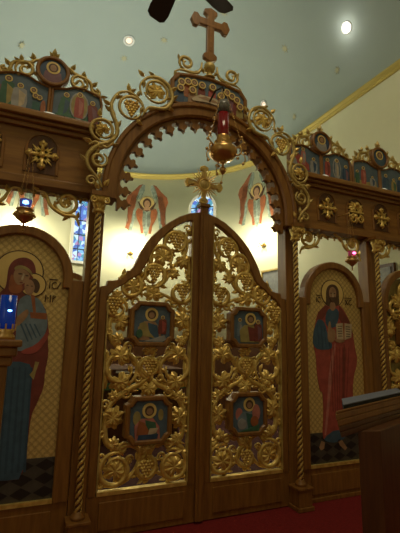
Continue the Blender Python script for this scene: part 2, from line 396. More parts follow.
def seraph(th0, label):
    t = thing('seraph_mural', label, 'wall painting', apt(th0, W_, 3.95), 'seraph murals on the apse wall')
    cx = -.001
    mb = MB(on_wall(th0))
    def both(k, m, d):
        for s_ in (1,-1): mb.prism([(s_*(x-cx), z) for x,z in SER[k]], -.006-d, -.002, m)
    both('top','serred',0); both('blue1','serblue',.001); both('blue2','serblue',.001); both('red2','serred',.002)
    mb.prism([(-.10,4.59),(.10,4.59),(.115,4.35),(.05,4.05),(0,3.95),(-.05,4.05),(-.115,4.35)], -.008, -.002, 'serblue')
    for s_ in (1,-1):
        for k in range(5): mb.tube([(s_*(.20+.04*k),-.010,5.02-.01*k),(s_*(.33+.03*k),-.010,4.70-.02*k),(s_*(.36+.03*k),-.010,4.25)], .004, 'line', 4)
        for k in range(3): mb.tube([(s_*(.03+.03*k),-.010,4.56),(s_*(.03+.02*k),-.010,4.2)], .004, 'line', 4)
    mb.build('wings', t)
    mb = MB(on_wall(th0)); mb.disc(0,4.80,.185,-.011,-.002,'line'); mb.disc(0,4.80,.175,-.012,-.002,'serhalo'); mb.prism([(-.24,4.86),(-.12,4.64),(.12,4.64),(.24,4.86),(.16,4.66),(0,4.58),(-.16,4.66)], -.012, -.002, 'line'); mb.build('halo', t)
    mb = MB(on_wall(th0)); mb.disc(0,4.80,.105,-.014,-.002,'line',sz=1.2); mb.disc(0,4.78,.07,-.016,-.002,'skin',sz=1.3); mb.prism([(-.06,4.70),(.06,4.70),(.09,4.62),(-.09,4.62)], -.014, -.002, 'skin'); mb.build('face', t)
seraph(R(18), 'painted seraph on the apse wall, framed by the left half of the carved arch')
seraph(R(71), 'painted seraph on the apse wall, framed by the right half of the carved arch')
seraph(R(-34), 'painted seraph on the apse wall below the left beam, behind the blue hanging lamp')

# wall lamps
for i,(th,lab) in enumerate([(R(11.5),'lit wall lamp glowing below the left seraph in the arch'),(R(74.5),'lit wall lamp glowing below the right seraph in the arch'),(R(-36),'lit wall lamp glowing behind the left icon')]):
    z = 3.66; t = thing('wall_lamp', lab, 'wall lamp', apt(th, W_, z), 'wall lamps of the apse')
    f = on_wall(th)
    mb = MB(f); mb.lathe([(.0,-.02),(.07,-.02),(.07,.0),(.02,.005),(0,.005)], (0,-.03,z-.12), 'brass', 14); mb.box(-.03,.03,-.05,0,z-.16,z-.06,'brass'); mb.tube([(0,-.03,z-.13),(0,-.10,z-.16),(0,-.16,z-.10)], .012, 'brass'); mb.ball((-.05,-.12,z-.16),.022,'brass'); mb.ball((.05,-.12,z-.16),.022,'brass'); mb.build('bracket', t)
    mb = MB(f); mb.lathe([(.03,-.08),(.07,-.05),(.095,.02),(.10,.08),(.09,.08),(.06,-.04),(0,-.06)], (0,-.16,z), 'glow', 18); mb.build('lit_shade', t)
    p = on_wall(th)((0,-.45,z+.1)); point('wall_lamp_light', p, (46,46,40)[i], (1,.93,.66), .08)

# recessed downlights in the vault
def ceil_pt(p, q):   # surface normal of vault at point
    x, y, z = p; yy = max(0, y-YC)
    n = Vector((x/W_**2, yy/W_**2, (z-ZS)/HB**2)).normalized(); return -n
def on_vault(p, off=.0):
    n = ceil_pt(p, 0); a = n.cross(Vector((0,1,0))).normalized(); b = n.cross(a)
    P = Vector(p)
    return lambda c: tuple(P+a*c[0]+b*c[1]+n*(c[2]+off))
for p, lab, br in [((-.083,3.906,7.70),'dim recessed ceiling downlight above the left side of the arch',0),((2.793,.702,6.55),'brightly lit recessed ceiling downlight at the upper right',1),((2.75,3.12,6.55),'small recessed ceiling downlight just over the arch scrollwork',0)]:
    t = thing('recessed_downlight', lab, 'ceiling light', p, 'recessed downlights in the vault')
    f = on_vault(p); R0 = .10 if br else .12
    if p[0] > 2.7 and not br: R0 = .08
    mb = MB(f); mb.lathe([(R0,-.01),(R0,.012),(R0*.8,.02),(R0*.72,.0),(R0*.72,-.01)], (0,0,.004), 'white', 22); mb.build('trim_ring', t)
    mb = MB(f); mb.lathe([(0,.03),(R0*.3,.026),(R0*.5,.012),(R0*.56,0)] if not br else [(0,.045),(R0*.35,.035),(R0*.66,.015),(R0*.7,0)], (0,0,.0), 'bulb' if br else 'bulbdim', 18); mb.build('bulb', t)
    n = ceil_pt(p,0)
    if br: point('downlight_glow', tuple(Vector(p)+n*.16), 2.2, (1,.95,.85), .06)
# gold painted stars
M['star'] = mat('star_gold', (.42,.40,.24), .7)
for k,(p,lab) in enumerate([((-2.10,3.97,6.94),'faint gold star on the teal vault above the left pediment'),((-.09,4.30,7.55),'faint gold star on the teal vault under the left downlight'),((.60,3.62,7.74),'faint gold star on the teal vault left of the top cross'),((2.468,1.937,6.95),'faint gold star on the teal vault right of the top cross'),((2.985,1.16,6.14),'faint gold star on the teal vault below the bright downlight'),((3.035,2.44,5.96),'faint gold star on the teal vault close over the right moulding'),((1.35,2.3,7.6),'faint gold star on the teal vault near the top edge')]):
    mb = MB(on_vault(p)); r = .085 if p[0] < 2.9 else .07
    pts = [(r*(1 if i%2==0 else .42)*cos(2*pi*i/16), r*(1 if i%2==0 else .42)*sin(2*pi*i/16)) for i in range(16)]
    vs = [(x,y,.003) for x,y in pts]+[(x,y,.009) for x,y in pts]
    mb.add(vs, [tuple(range(16)), tuple(range(16,32))]+[(i,(i+1)%16,16+(i+1)%16,16+i) for i in range(16)], 'star')
    o = mb.build('ceiling_star'); tag(o, lab, 'painted star', 'gold stars on the vault')

# framed pictures on the chancel wall
def framed(nm, th, z0, z1, hw, lab):
    t = thing(nm, lab, 'picture', apt(th, W_-.03, z0)); f = on_wall(th)
    o = lambda h,e: [(-h,z0-e),(-h,z1+e),(h,z1+e),(h,z0-e)]
    mb = MB(f); mb.band(o(hw,0), o(hw-.04,-.04), -.06, -.01, 'goldd', True, .006); mb.build('frame', t)
    mb = MB(f); mb.box(-hw+.03,hw-.03,-.035,-.02,z0+.03,z1-.03,'picture'); mb.build('print', t)
    mb = MB(f); mb.prism([(-.18,z0+.35),(-.06,z0+.42),(.06,z0+.36),(.14,z0+.5),(.2,z0+.46),(.1,z0+.25),(-.1,z0+.2)], -.038, -.03, 'grey'); mb.build('painted_scene', t)
framed('framed_picture', R(80), 2.14, 2.96, .34, 'grey framed picture hanging on the apse wall beside the right post of the arch')
t = thing('framed_picture', 'dark framed picture on the right chancel wall above the deacon door', 'picture', (W_,.62,2.1))
mb = MB(); mb.box(W_-.04,W_-.001,.34,.95,2.05,2.62,'dark'); mb.build('frame', t)
mb = MB(); mb.box(W_-.05,W_-.03,.39,.90,2.10,2.57,'picture'); mb.build('print', t)

# altar table in the sanctuary, seen through the gaps of the doors
t = thing('altar_table', 'altar table behind the royal doors with pale cloth and green band', 'altar', (0,3.0,0))
mb = MB(); mb.box(-.72,.72,2.45,3.55,0,1.0,'dark'); mb.build('altar_body', t, .01)
mb = MB(); mb.box(-.78,.78,2.39,3.61,1.001,1.05,'cloth'); mb.box(-.3,.5,2.36,2.37,1.0,1.03,'white'); mb.box(-.79,.79,2.375,2.389,.80,1.05,'cloth'); mb.box(-.79,.79,2.368,2.374,.76,.86,'green'); mb.build('cloth', t)
t = thing('high_backed_chair', 'tall chair whose rounded green back shows between left icon and twisted column', 'chair', (-1.14,1.1,0))
mb = MB(); c = -1.14
mb.prism([(c-.28,.45),(c-.28,1.98)]+[(c-.28*cos(pi*i/14),1.98+.28*sin(pi*i/14)) for i in range(1,14)]+[(c+.28,1.98),(c+.28,.45)], 1.30, 1.35, 'wood'); mb.build('back_frame', t, .008)
mb = MB(); mb.prism([(c-.23,.55),(c-.23,1.96)]+[(c-.23*cos(pi*i/14),1.96+.23*sin(pi*i/14)) for i in range(1,14)]+[(c+.23,1.96),(c+.23,.55)], 1.285, 1.30, 'olive', .01); mb.build('padded_back', t)
mb = MB(); mb.box(c-.28,c+.28,.85,1.30,.42,.47,'wood'); mb.build('seat', t, .008)
for x in (c-.25,c+.25):
    for y in (.88,1.32): mb = MB(); mb.box(x-.025,x+.025,y-.025,y+.025,0,.42,'wood'); mb.build('leg', t)
    mb = MB(); mb.box(x-.025,x+.025,.87,1.30,.66,.70,'wood'); mb.box(x-.02,x+.02,.87,.91,.47,.66,'wood'); mb.build('armrest', t)

# ================================================================== the icon screen
# ---- posts with twisted gilt columns
def column(x, s, lab, grp='twisted gilt columns of the icon screen'):
    t = thing('twisted_column', lab, 'column', (x, -.06, 0), grp)
    px0, px1 = x-.07, x+.07
    mb = MB(); mb.box(px0,px1,.0,.16,-.12,2.788,'wood'); mb.build('post', t, .006)
    mb = MB(); mb.box(x-.095,x+.095,-.175,-.001,-.12,-.08,'wood'); mb.box(x-.08,x+.08,-.16,-.001,-.08,.07,'wood'); mb.box(x-.092,x+.092,-.172,-.001,.07,.095,'wood'); mb.lathe([(.055,.095),(.06,.115),(.04,.135),(.036,.15)],(x,-.085,0),'wood',16); mb.build('plinth', t, .006)
    # three-strand rope twist
    mb = MB(); z0, z1, n, st = .15, 2.60, 18, 320; vs = []; lead = -.168
    for i in range(st+1):
        z = z0+(z1-z0)*i/st; ph = 2*pi*z/lead
        for j in range(n):
            g = 2*pi*j/n; rr = .018+.012*abs(cos(1.5*(g+ph)))**.8
            vs.append((x+rr*cos(g), -.085+rr*sin(g), z))
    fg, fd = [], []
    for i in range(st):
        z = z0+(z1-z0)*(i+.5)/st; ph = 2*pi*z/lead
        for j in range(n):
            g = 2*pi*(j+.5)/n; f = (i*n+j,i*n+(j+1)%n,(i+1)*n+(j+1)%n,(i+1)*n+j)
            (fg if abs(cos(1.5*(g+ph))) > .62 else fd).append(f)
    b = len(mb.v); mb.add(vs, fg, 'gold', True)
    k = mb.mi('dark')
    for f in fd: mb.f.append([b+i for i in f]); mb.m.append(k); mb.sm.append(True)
    mb.build('twisted_shaft', t)
    mb = MB(); mb.lathe([(.045,2.60),(.055,2.61),(.05,2.63),(.042,2.65),(.06,2.70),(.075,2.745),(.0,2.745)],(x,-.085,0),'gold',16)
    mb.box(x-.08,x+.08,-.163,-.002,2.745,2.786,'wood')
    for a in range(4): leaf(mb, x-.055+.037*a, 2.735, .026, R(30-20*a), -.15)
    for sx in (-1,1):
        mb.tube(spiral(x+sx*.052,2.705,.030,R(90),-sx*1.3,.2,y=-.15), .009, 'gold')
        petal(mb, x+sx*.01, 2.62, R(90)-sx*.5, .09, .05, -.125)
    petal(mb, x, 2.61, R(90), .11, .05, -.13); leaf(mb, x, 2.71, .035, 0, -.155)
    mb.build('capital', t)
    return t
column(-1.075, -1, 'twisted gilt column on a wooden post left of the royal doors')
column(1.075, 1, 'twisted gilt column on a wooden post right of the royal doors')
column(2.285, -1, 'twisted gilt column between the right icon and the deacon door')
column(-2.285, -1, 'twisted gilt column at the far left end of the screen')

# ---- beams over the side bays
def rosette(mb, cx, cz, r, y, m='gold'):
    for k in range(4):
        a = k*pi/2+pi/2
        ux, uz = cos(a), sin(a); vx, vz = -uz, ux
        P = lambda p,q: (cx+ux*p*r+vx*q*r, cz+uz*p*r+vz*q*r)
        mb.prism([P(.1,.13),P(.55,.10),P(.62,.22),P(.80,.25),P(.86,.13),P(1,.0),P(.86,-.13),P(.80,-.25),P(.62,-.22),P(.55,-.10),P(.1,-.13)], y, y+.02, m, .012)
        mb.ball((cx+ux*r*.76, y-.006, cz+uz*r*.76), r*.11, m)
        for d in (-.28,0,.28):
            b = a+pi/4+d*.9; l = .88 if d == 0 else .62
            mb.prism([(cx+.16*r*cos(b+.9),cz+.16*r*sin(b+.9)),(cx+l*r*cos(b),cz+l*r*sin(b)),(cx+.16*r*cos(b-.9),cz+.16*r*sin(b-.9))], y+.004, y+.02, m)
    mb.disc(cx,cz,.2*r,y-.008,y+.02,m,16,dome=.01)
def emblem(mb, cx, cz, r, y, m='gold'):
    # small figural relief: winged figure over a ledge with a scroll below
    leaf(mb, cx-.04, cz+.075, .075, R(60), y, m); leaf(mb, cx+.05, cz+.07, .07, R(-50), y, m); mb.ball((cx+.005,y-.01,cz+.11),.03,m)
    mb.box(cx-.11,cx+.11,y-.01,y+.015,cz+.0,cz+.022,m)
    mb.tube(spiral(cx-.05,cz-.075,.055,R(80),1.4,.2,y=y), .014, m); mb.tube(spiral(cx+.06,cz-.07,.05,R(100),-1.4,.2,y=y), .013, m); petal(mb,cx,cz-.13,R(90),.12,.05,y,m)
    mb.ball((cx-.02,y,cz-.04),.028,m)
def niche_outline(cx, z0, z1, h):
    return [(cx-h,z0)]+[(cx-h*cos(pi*i/14), z1-h+h*sin(pi*i/14)) for i in range(15)]+[(cx+h,z0)]
def bracket(mb, x, z, s, sc=1.0):
    # corner scroll under the beam
    y = .03
    vine(mb, spiral(x+s*.14*sc, z-.10*sc, .105*sc, R(90)-s*R(90)+R(180)*(0), s*-1.5 if s>0 else 1.5, .2, y=y), .017*sc, 'gold', 4, .03)
    vine(mb, bez([(x+s*.02,y,z-.30*sc),(x+s*.06*sc,y,z-.22*sc),(x+s*.16*sc,y,z-.215*sc),(x+s*.27*sc,y,z-.15*sc),(x+s*.33*sc,y,z-.04*sc),(x+s*.40*sc,y,z-.03)],7), .017*sc, 'gold', 5, .035)
    leaf(mb, x+s*.14*sc, z-.10*sc, .045*sc, 0, y-.01)
def beam(x0, x1, niches, lab, brs, side):
    xm = (x0+x1)/2
    t = thing('screen_beam', lab, 'beam', (xm, .0, 2.79), 'carved beams of the icon screen')
    mb = MB()
    mb.box(x0,x1,-.02,.22,2.79,3.30,'woodx'); mb.box(x0,x1,-.045,-.02,2.79,2.86,'woodx')
    mb.build('beam_board', t, .004)
    mb = MB(); mb.box(x0,x1,-.06,.2,3.30,3.34,'woodx'); mb.box(x0,x1,-.10,.2,3.34,3.37,'woodx'); mb.box(x0,x1,-.14,.2,3.37,3.42,'woodx'); mb.box(x0,x1,-.12,.2,3.42,3.44,'woodx'); mb.build('cornice', t, .008)
    for cx, kind in niches:
        A = niche_outline(cx, 2.905, 3.26, .145); B = niche_outline(cx, 2.905, 3.26, .118)
        mb = MB(); mb.band(A, B, -.036, -.021, 'wood', bev=.006); mb.prism(B, -.026, -.0205, 'dark'); mb.build('niche_moulding', t)
        mb = MB(); (rosette if kind else emblem)(mb, cx, 3.07, .142 if kind else .155, -.05)
        mb.build('rayed_cross_ornament' if kind else 'angel_ornament', t)
    mb = MB(); x = x0+.10
    while x < x1-.08:
        mb.ball((x,.10,2.765),.020,'goldd'); mb.ball((x,.10,2.735),.013,'goldd'); mb.tube([(x,.10,2.765),(x+.05,.10,2.785),(x+.10,.10,2.765)],.009,'goldd',5); x += .10
    mb.build('beaded_fringe', t)
    for bx, s in brs: mb = MB(); bracket(mb, bx, 2.79, s); mb.build('scroll_bracket', t)
    return t
beam(-2.52, -1.10, [(-1.585,1),(-2.03,0)], 'carved beam with gilt cross above the left icon, left of the arch', [(-1.20,-1),(-2.13,1)], -1)
beam(1.10, 3.62, [(1.59,1),(2.03,0),(2.46,1),(2.90,0)], 'carved beam with gilt niches above the right icon, right of the arch', [(1.20,1),(2.16,-1),(2.34,1)], 1)

# ---- icon pediments standing on the beams
def scene(mb, items, y):
    for k,it in enumerate(items):
        kind = it[0]; yy = y-.0012*(k+1)
        if kind == 'p': mb.prism(it[2], yy, y+.002, it[1])
        elif kind == 'e':
            _, m, cx, cz, rx, rz = it; mb.prism([(cx+rx*cos(2*pi*i/18),cz+rz*sin(2*pi*i/18)) for i in range(18)], yy, y+.002, m)
        elif kind == 'h':   # haloed head
            _, m, cx, cz, r = it; mb.disc(cx,cz,r,yy,y+.002,'halo',18); mb.disc(cx,cz,r*.66,yy-.0015,y+.002,m,14); mb.disc(cx,cz-.1*r,r*.44,yy-.003,y+.002,'skin',12)
def fig(cx, z0, h, w, m, m2=None, lean=0):
    # robed standing figure: body outline, arm, haloed head
    m2 = m2 or m; zt = z0+h*.84
    return [('p',m,[(cx-w*.55,z0),(cx-w*.6+lean*.3,z0+h*.35),(cx-w*.5+lean,zt-h*.08),(cx-w*.15+lean,zt),(cx+w*.15+lean,zt),(cx+w*.5+lean,zt-h*.08),(cx+w*.6+lean*.3,z0+h*.35),(cx+w*.5,z0)]),
            ('p',m2,[(cx-w*.1+lean,zt-h*.1),(cx+w*.45+lean,zt-h*.25),(cx+w*.35,z0+h*.2),(cx,z0+h*.05)]),
            ('h','hair',cx+lean,z0+h*.9,h*.105)]
def crest(mb, cx, z, s, m='goldd'):
    y = .02; f = lambda x: cx+s*x
    vine(mb, spiral(f(.235), z+.055, .085, R(-60) if s>0 else R(240), s*1.6, .2, y=y), .017, m, 4, .03)
    vine(mb, bez([(f(.10),y,z+.20),(f(.16),y,z+.17),(f(.20),y,z+.135),(f(.33),y,z+.10),(f(.37),y,z+.0),(f(.42),y,z-.01),(f(.455),y,z-.03)],7), .017, m, 6, .032)
    mb.tube(spiral(f(.40), z-.0, .04, R(90), s*-1.2, .3, y=y), .012, m)
    petal(mb, f(.165), z+.18, R(90)-s*.4, .07, .045, y, m); petal(mb, f(.36), z+.06, R(90)-s*.7, .08, .045, y, m); petal(mb, f(.27), z+.14, R(90)-s*.2, .06, .04, y, m)
def pediment(cx, lab, scL, scR, figc):
    t = thing('icon_pediment', lab, 'icon panel', (cx, .04, 3.442), 'icon pediments standing on the screen beams')
    y0, y1 = .0, .07; zb = 3.446
    top = [(-.472,3.72),(-.455,3.79),(-.41,3.81),(-.30,3.84),(-.20,3.835),(-.13,3.80),(0,3.765),(.13,3.80),(.20,3.835),(.30,3.84),(.41,3.81),(.455,3.79),(.472,3.72)]
    def half(s):
        o = [(cx+s*x, z) for x,z in top[:7]]; o = o+[(cx,zb+.04),(cx-s*.03,zb),(cx+s*(-.472),zb)]
        return o
    for s, sc in ((1,scL),(-1,scR)):
        o = half(s); cen = (sum(p[0] for p in o)/len(o), sum(p[1] for p in o)/len(o)-.02)
        inn = [(p[0]+(cen[0]-p[0])*.10, p[1]+(cen[1]-p[1])*.11) for p in o]
        mb = MB(); mb.band(o, inn, y0, y1, 'wood', True, .008); mb.build('panel_frame', t)
        mb = MB(); mb.prism(inn, y0+.02, y1-.01, 'sky'); scene(mb, sc(cen[0], zb+.04), y0+.019); mb.build('painted_panel', t)
    dz = 3.92
    mb = MB(); mb.ring(cx,dz,.115,.150,-.025,.05,'wood',36,.01); mb.build('medallion_frame', t)
    mb = MB(); mb.disc(cx,dz,.118,-.005,.05,'navy',30)
    mb.prism([(cx-.085,dz-.09),(cx-.07,dz-.01),(cx-.02,dz+.02),(cx+.03,dz+.02),(cx+.07,dz-.01),(cx+.085,dz-.09),(cx,dz-.12)], -.0065, .0, figc)
    mb.disc(cx,dz+.035,.062,-.0085,0,'halo',22); mb.disc(cx,dz+.035,.043,-.0105,0,'hair',18); mb.disc(cx,dz+.03,.028,-.0125,0,'skin',16,1.25)
    mb.build('painted_medallion', t)
    for s in (1,-1): mb = MB(); crest(mb, cx, 3.83, s); mb.build('scroll_crest', t)
    mb = MB(); petal(mb,cx,4.075,R(90),.10,.05,.01,'goldd'); petal(mb,cx,4.075,R(130),.07,.04,.01,'goldd'); petal(mb,cx,4.075,R(50),.07,.04,.01,'goldd'); mb.build('finial', t)
    mb = MB(); mb.prism([(cx-.075,3.446)]+[(cx-.075*cos(pi*i/10),3.446+.035*sin(pi*i/10)) for i in range(1,10)]+[(cx+.075,3.446)], -.055, -.012, 'spot'); mb.build('frosted_lamp', t)
    return t
def s_left1(c,z): return [('e','purple',c-.17,z+.10,.07,.10)]+fig(c-.11,z,.30,.10,'pgreen','olive')+fig(c-.01,z,.25,.11,'grey','cream')+[('p','teal',[(c+.10,z+.02),(c+.10,z+.10),(c+.16,z+.10),(c+.16,z+.02)]),('h','hair',c+.10,z+.21,.03),('h','hair',c+.12,z+.16,.026),('h','hair',c+.155,z+.15,.024),('e','orange',c+.19,z+.06,.022,.07)]
def s_left2(c,z): return [('e','pgreen',c,z+.03,.2,.045)]+fig(c-.13,z+.03,.24,.085,'pgreen','blue',.02)+[('e','grey',c+.01,z+.16,.088,.14),('e','olive',c+.01,z+.16,.075,.125)]+fig(c+.01,z+.04,.26,.075,'red','redlit')+fig(c+.15,z+.01,.23,.085,'maroon','purple',-.02)
def s_r1(c,z): return [('p','red',[(c-.17,z+.20),(c-.10,z+.24),(c+.06,z+.12),(c+.07,z+.04),(c,z+.05),(c-.12,z+.12)]),('e','grey',c-.16,z+.08,.05,.10)]+fig(c-.02,z+.10,.22,.06,'redlit','grey')+fig(c+.13,z+.02,.20,.09,'grey','navy')
def s_r2(c,z): return [('e','grey',c+.0,z+.15,.065,.14),('e','sky',c,z+.15,.05,.12)]+fig(c,z+.03,.25,.05,'grey','cream')+fig(c-.15,z+.02,.24,.07,'red','maroon')+fig(c+.14,z,.22,.08,'navy','purple')
def s_r3(c,z): return [('p','olive',[(c-.2,z),(c-.18,z+.09),(c+.0,z+.06),(c+.18,z+.1),(c+.2,z)])]+fig(c-.03,z+.03,.24,.075,'red','redlit')+fig(c+.12,z+.02,.14,.08,'grey','navy')+fig(c-.14,z+.02,.18,.05,'pgreen')
def s_r4(c,z): return fig(c-.13,z,.24,.10,'navy','blue')+fig(c+.01,z,.20,.08,'olive','pgreen')+fig(c+.13,z,.24,.08,'navy','purple')
pediment(-1.56, 'painted icon pediment with gilt scrolls on the left beam, left of the arch', s_left1, s_left2, 'purple')
pediment(1.565, 'painted icon pediment with gilt scrolls on the right beam, nearest the arch', s_r1, s_r2, 'grey')
pediment(2.53, 'painted icon pediment on the right beam, at the right edge of the picture', s_r3, s_r4, 'blue')

# ---- carved arch over the royal doors
t = thing('carved_arch', 'round carved wooden arch with gilt vine scrolls over the royal doors', 'arch', (0,-.04,2.79))
ZC = 2.85; RO, RI = 1.055, .925
def apl(r, k=56, z0=2.75): return [(-r,z0)]+[(-r*cos(pi*i/k), ZC+r*sin(pi*i/k)) for i in range(k+1)]+[(r,z0)]
mb = MB(); mb.band(apl(RO), apl(RI), -.13, .10, 'wood', False, .018); mb.band(apl(RO+.012), apl(RO-.035), -.15, .08, 'wood', False, .012); mb.build('arch_band', t)
mb = MB(); mb.band(apl(RI+.005), apl(RI-.03), -.075, -.025, 'wood', False, .006)
def cusp(px, pz, a):
    # carved drop pointing inward along angle a
    c, s_ = cos(a), sin(a); o = [(0,-.062),(.012,-.04),(.03,-.026),(.046,-.044),(.068,-.046),(.080,-.026),(.085,-.014),(.118,0),(.085,.014),(.080,.026),(.068,.046),(.046,.044),(.03,.026),(.012,.04),(0,.062)]
    o = [(-.02,-.062)]+o+[(-.02,.062)]
    mb.prism([(px+p*c-q*s_, pz+p*s_+q*c) for p,q in o], -.08, -.03, 'wood')
NC = 18
for i in range(NC+1):
    a = pi*i/NC; cusp((RI-.028)*cos(a), ZC+(RI-.028)*sin(a), a+pi)
for s in (-1,1): cusp(s*(RI-.028), ZC-.125, pi if s>0 else 0)
mb.build('cusped_edging', t)
for s in (1,-1):
    # modelled for the left side (x negative), mirrored for the right
    tf = (lambda p, s=s: (s*(p[0]-.012), p[1]-.066, p[2]-.062))
    mb = MB(tf); Y = -.09
    # long flowing stem
    vine(mb, bez([(-1.06,Y,2.88),(-1.10,Y,2.96),(-1.19,Y,3.06),(-1.20,Y,3.17),(-1.12,Y,3.27),(-1.02,Y,3.33),(-.955,Y,3.42),(-.97,Y,3.53),(-1.01,Y,3.62),(-1.02,Y,3.72),(-.96,Y,3.84),(-.85,Y,3.875),(-.74,Y,3.81),(-.70,Y,3.70)],8), .021, 'goldd', 9, .04)
    vine(mb, spiral(-1.085,3.435,.115,R(-60),-1.25,.62,y=Y), .017, 'goldd', 3, .03)
    vine(mb, spiral(-.835,3.715,.125,R(-30),1.1,.8,y=Y), .016, 'goldd', 2, .03)
    vine(mb, bez([(-.70,Y,3.70),(-.66,Y,3.77),(-.50,Y,3.80),(-.43,Y,3.92),(-.47,Y,4.05),(-.58,Y,4.11),(-.69,Y,4.08),(-.76,Y,3.98),(-.74,Y,3.88)],8), .020, 'goldd', 7, .04)
    vine(mb, spiral(-.60,3.955,.125,R(200),1.15,.75,y=Y-.01), .015, 'goldd', 2, .03)
    vine(mb, spiral(-1.10,3.14,.075,R(60),-1.5,.25,y=Y), .016, 'goldd', 3, .035)
    vine(mb, spiral(-1.155,2.93,.045,R(0),1.4,.3,y=Y), .013, 'goldd', 0)
    vine(mb, bez([(-1.20,Y,3.26),(-1.14,Y,3.30),(-1.04,Y,3.27),(-.98,Y,3.34)],6), .015, 'goldd', 3, .035)
    for (x,z,a) in ((-.99,3.58,100),(-1.03,3.70,150),(-.86,3.89,100),(-.44,4.02,40),(-.48,3.83,-20),(-.72,4.09,140),(-1.04,2.90,60),(-1.08,2.86,120),(-1.17,3.30,170),(-.78,3.62,-40),(-1.12,3.56,90)): petal(mb, x, z, R(a), .085, .045, Y)
    g = mb.build('vine_scroll', t)
    mb = MB(tf); leaf(mb,-1.085,3.435,.07,R(20),Y-.01); mb.ball((-1.085,Y-.03,3.435),.022,'gold'); mb.build('gilt_flower', g)
    mb = MB(tf); grapes(mb,-.835,3.70,.15,Y-.01); mb.build('grape_cluster', g)
    mb = MB(tf); leaf(mb,-.60,3.95,.105,R(15),Y-.01); mb.build('vine_leaf', g)

# ---- icon panel and cross on the crown of the arch
t = thing('painted_icon', 'wide painted icon panel with many haloed heads on top of the arch', 'icon panel', (0,-.05,3.99))
def arcz(x, z0, r): return z0+math.sqrt(max(0,r*r-x*x))
out_ = [(-.45,3.86),(-.45,4.12),(-.38,4.215),(-.25,4.24),(0,4.27),(.25,4.24),(.38,4.215),(.45,4.12),(.45,3.86)]+[(x,arcz(x,ZC,1.075)) for x in (.38,.25,.12,0,-.12,-.25,-.38)]
out_[9] = (.38,arcz(.38,ZC,1.075))
inn_ = [(x*.90, 4.05+(z-4.05)*(.82 if z > 4.0 else .93)+(.015 if z<4.0 else 0)) for x,z in out_]
y0 = -.12
mb = MB(); mb.band(out_, inn_, y0, -.02, 'wood', True, .012); mb.build('frame', t)
mb = MB(); mb.prism(inn_, y0+.02, -.03, 'sky')
it = []
DZ = -.085
hs = [(-.33,4.20),(-.26,4.225),(-.19,4.23),(-.10,4.225),(-.34,4.13),(-.21,4.14),(.02,4.235),(.12,4.16),(.19,4.22),(.25,4.19),(.31,4.16),(.35,4.09)]
cl = ['blue','orange','olive','maroon','navy','skin','red','redlit','navy','purple','maroon','olive']
hs = [(x,z+DZ) for x,z in hs]
for (x,z),c in zip(hs,cl): it.append(('p',c,[(x-.045,z-.17),(x-.04,z-.05),(x,z-.01),(x+.04,z-.05),(x+.045,z-.17)]))
it.append(('p','cream',[(-.22,3.96),(-.12,4.03),(.06,4.03),(.18,3.98),(.19,3.95),(-.05,3.96),(-.2,3.94)])); it.append(('p','skin',[(-.14,3.99),(-.06,4.02),(.06,4.0),(.1,3.975),(-.05,3.98)]))
for (x,z) in hs: it.append(('h','hair',x,z,.04))
scene(mb, it, y0+.019); mb.build('painted_scene', t)
for s in (1,-1):
    mb = MB(lambda p, s=s: (s*p[0], p[1], p[2]-.055)); Y = -.07
    vine(mb, spiral(.27,4.435,.085,R(-100),1.5,.2,y=Y), .018, 'goldd', 3, .03)
    vine(mb, bez([(.09,Y,4.50),(.10,Y,4.42),(.14,Y,4.36),(.22,Y,4.345),(.33,Y,4.34),(.40,Y,4.30)],7), .016, 'goldd', 5, .035)
    mb.build('scroll_crest', t)
t = thing('cross', 'plain wooden cross with flared tips on a gilt ball above the arch', 'cross', (0,-.07,4.275), None)
mb = MB(); mb.ball((0,-.07,4.405),.068,'goldd'); mb.lathe([(.06,4.276),(.065,4.29),(.03,4.31),(.03,4.345)],(0,-.07,0),'goldd',14); mb.build('gilt_ball', t)
def cross_outline(cx, zb, zc, zt, hw, w, fl):
    def tip(p, d):   # budded end
        x,z = p; n = (-d[1],d[0])
        return [(x+d[0]*a+n[0]*b, z+d[1]*a+n[1]*b) for a,b in ((-fl*1.5,-w),(-fl*1.1,-w-fl*.55),(-fl*.45,-w-fl*.5),(-fl*.1,-w*.45),(0,0),(-fl*.1,w*.45),(-fl*.45,w+fl*.5),(-fl*1.1,w+fl*.55),(-fl*1.5,w))]
    o = []
    o += tip((cx+hw,zc),(1,0)); o += [(cx+w,zc+w)]; o += tip((cx,zt),(0,1)); o += [(cx-w,zc+w)]; o += tip((cx-hw,zc),(-1,0)); o += [(cx-w,zc-w)]; o += tip((cx,zb),(0,-1)); o += [(cx+w,zc-w)]
    return o
mb = MB(); mb.prism(cross_outline(0,4.475,4.945,5.14,.235,.042,.07), -.095, -.045, 'wood'); mb.build('wooden_cross', t, .006)
mb = MB(); mb.prism([(-.012,4.60),(-.012,4.90),(.012,4.90),(.012,4.60)], -.100, -.096, 'woodx'); mb.box(-.05,.05,-.100,-.096,4.90,4.925,'woodx'); mb.build('inset_relief', t)

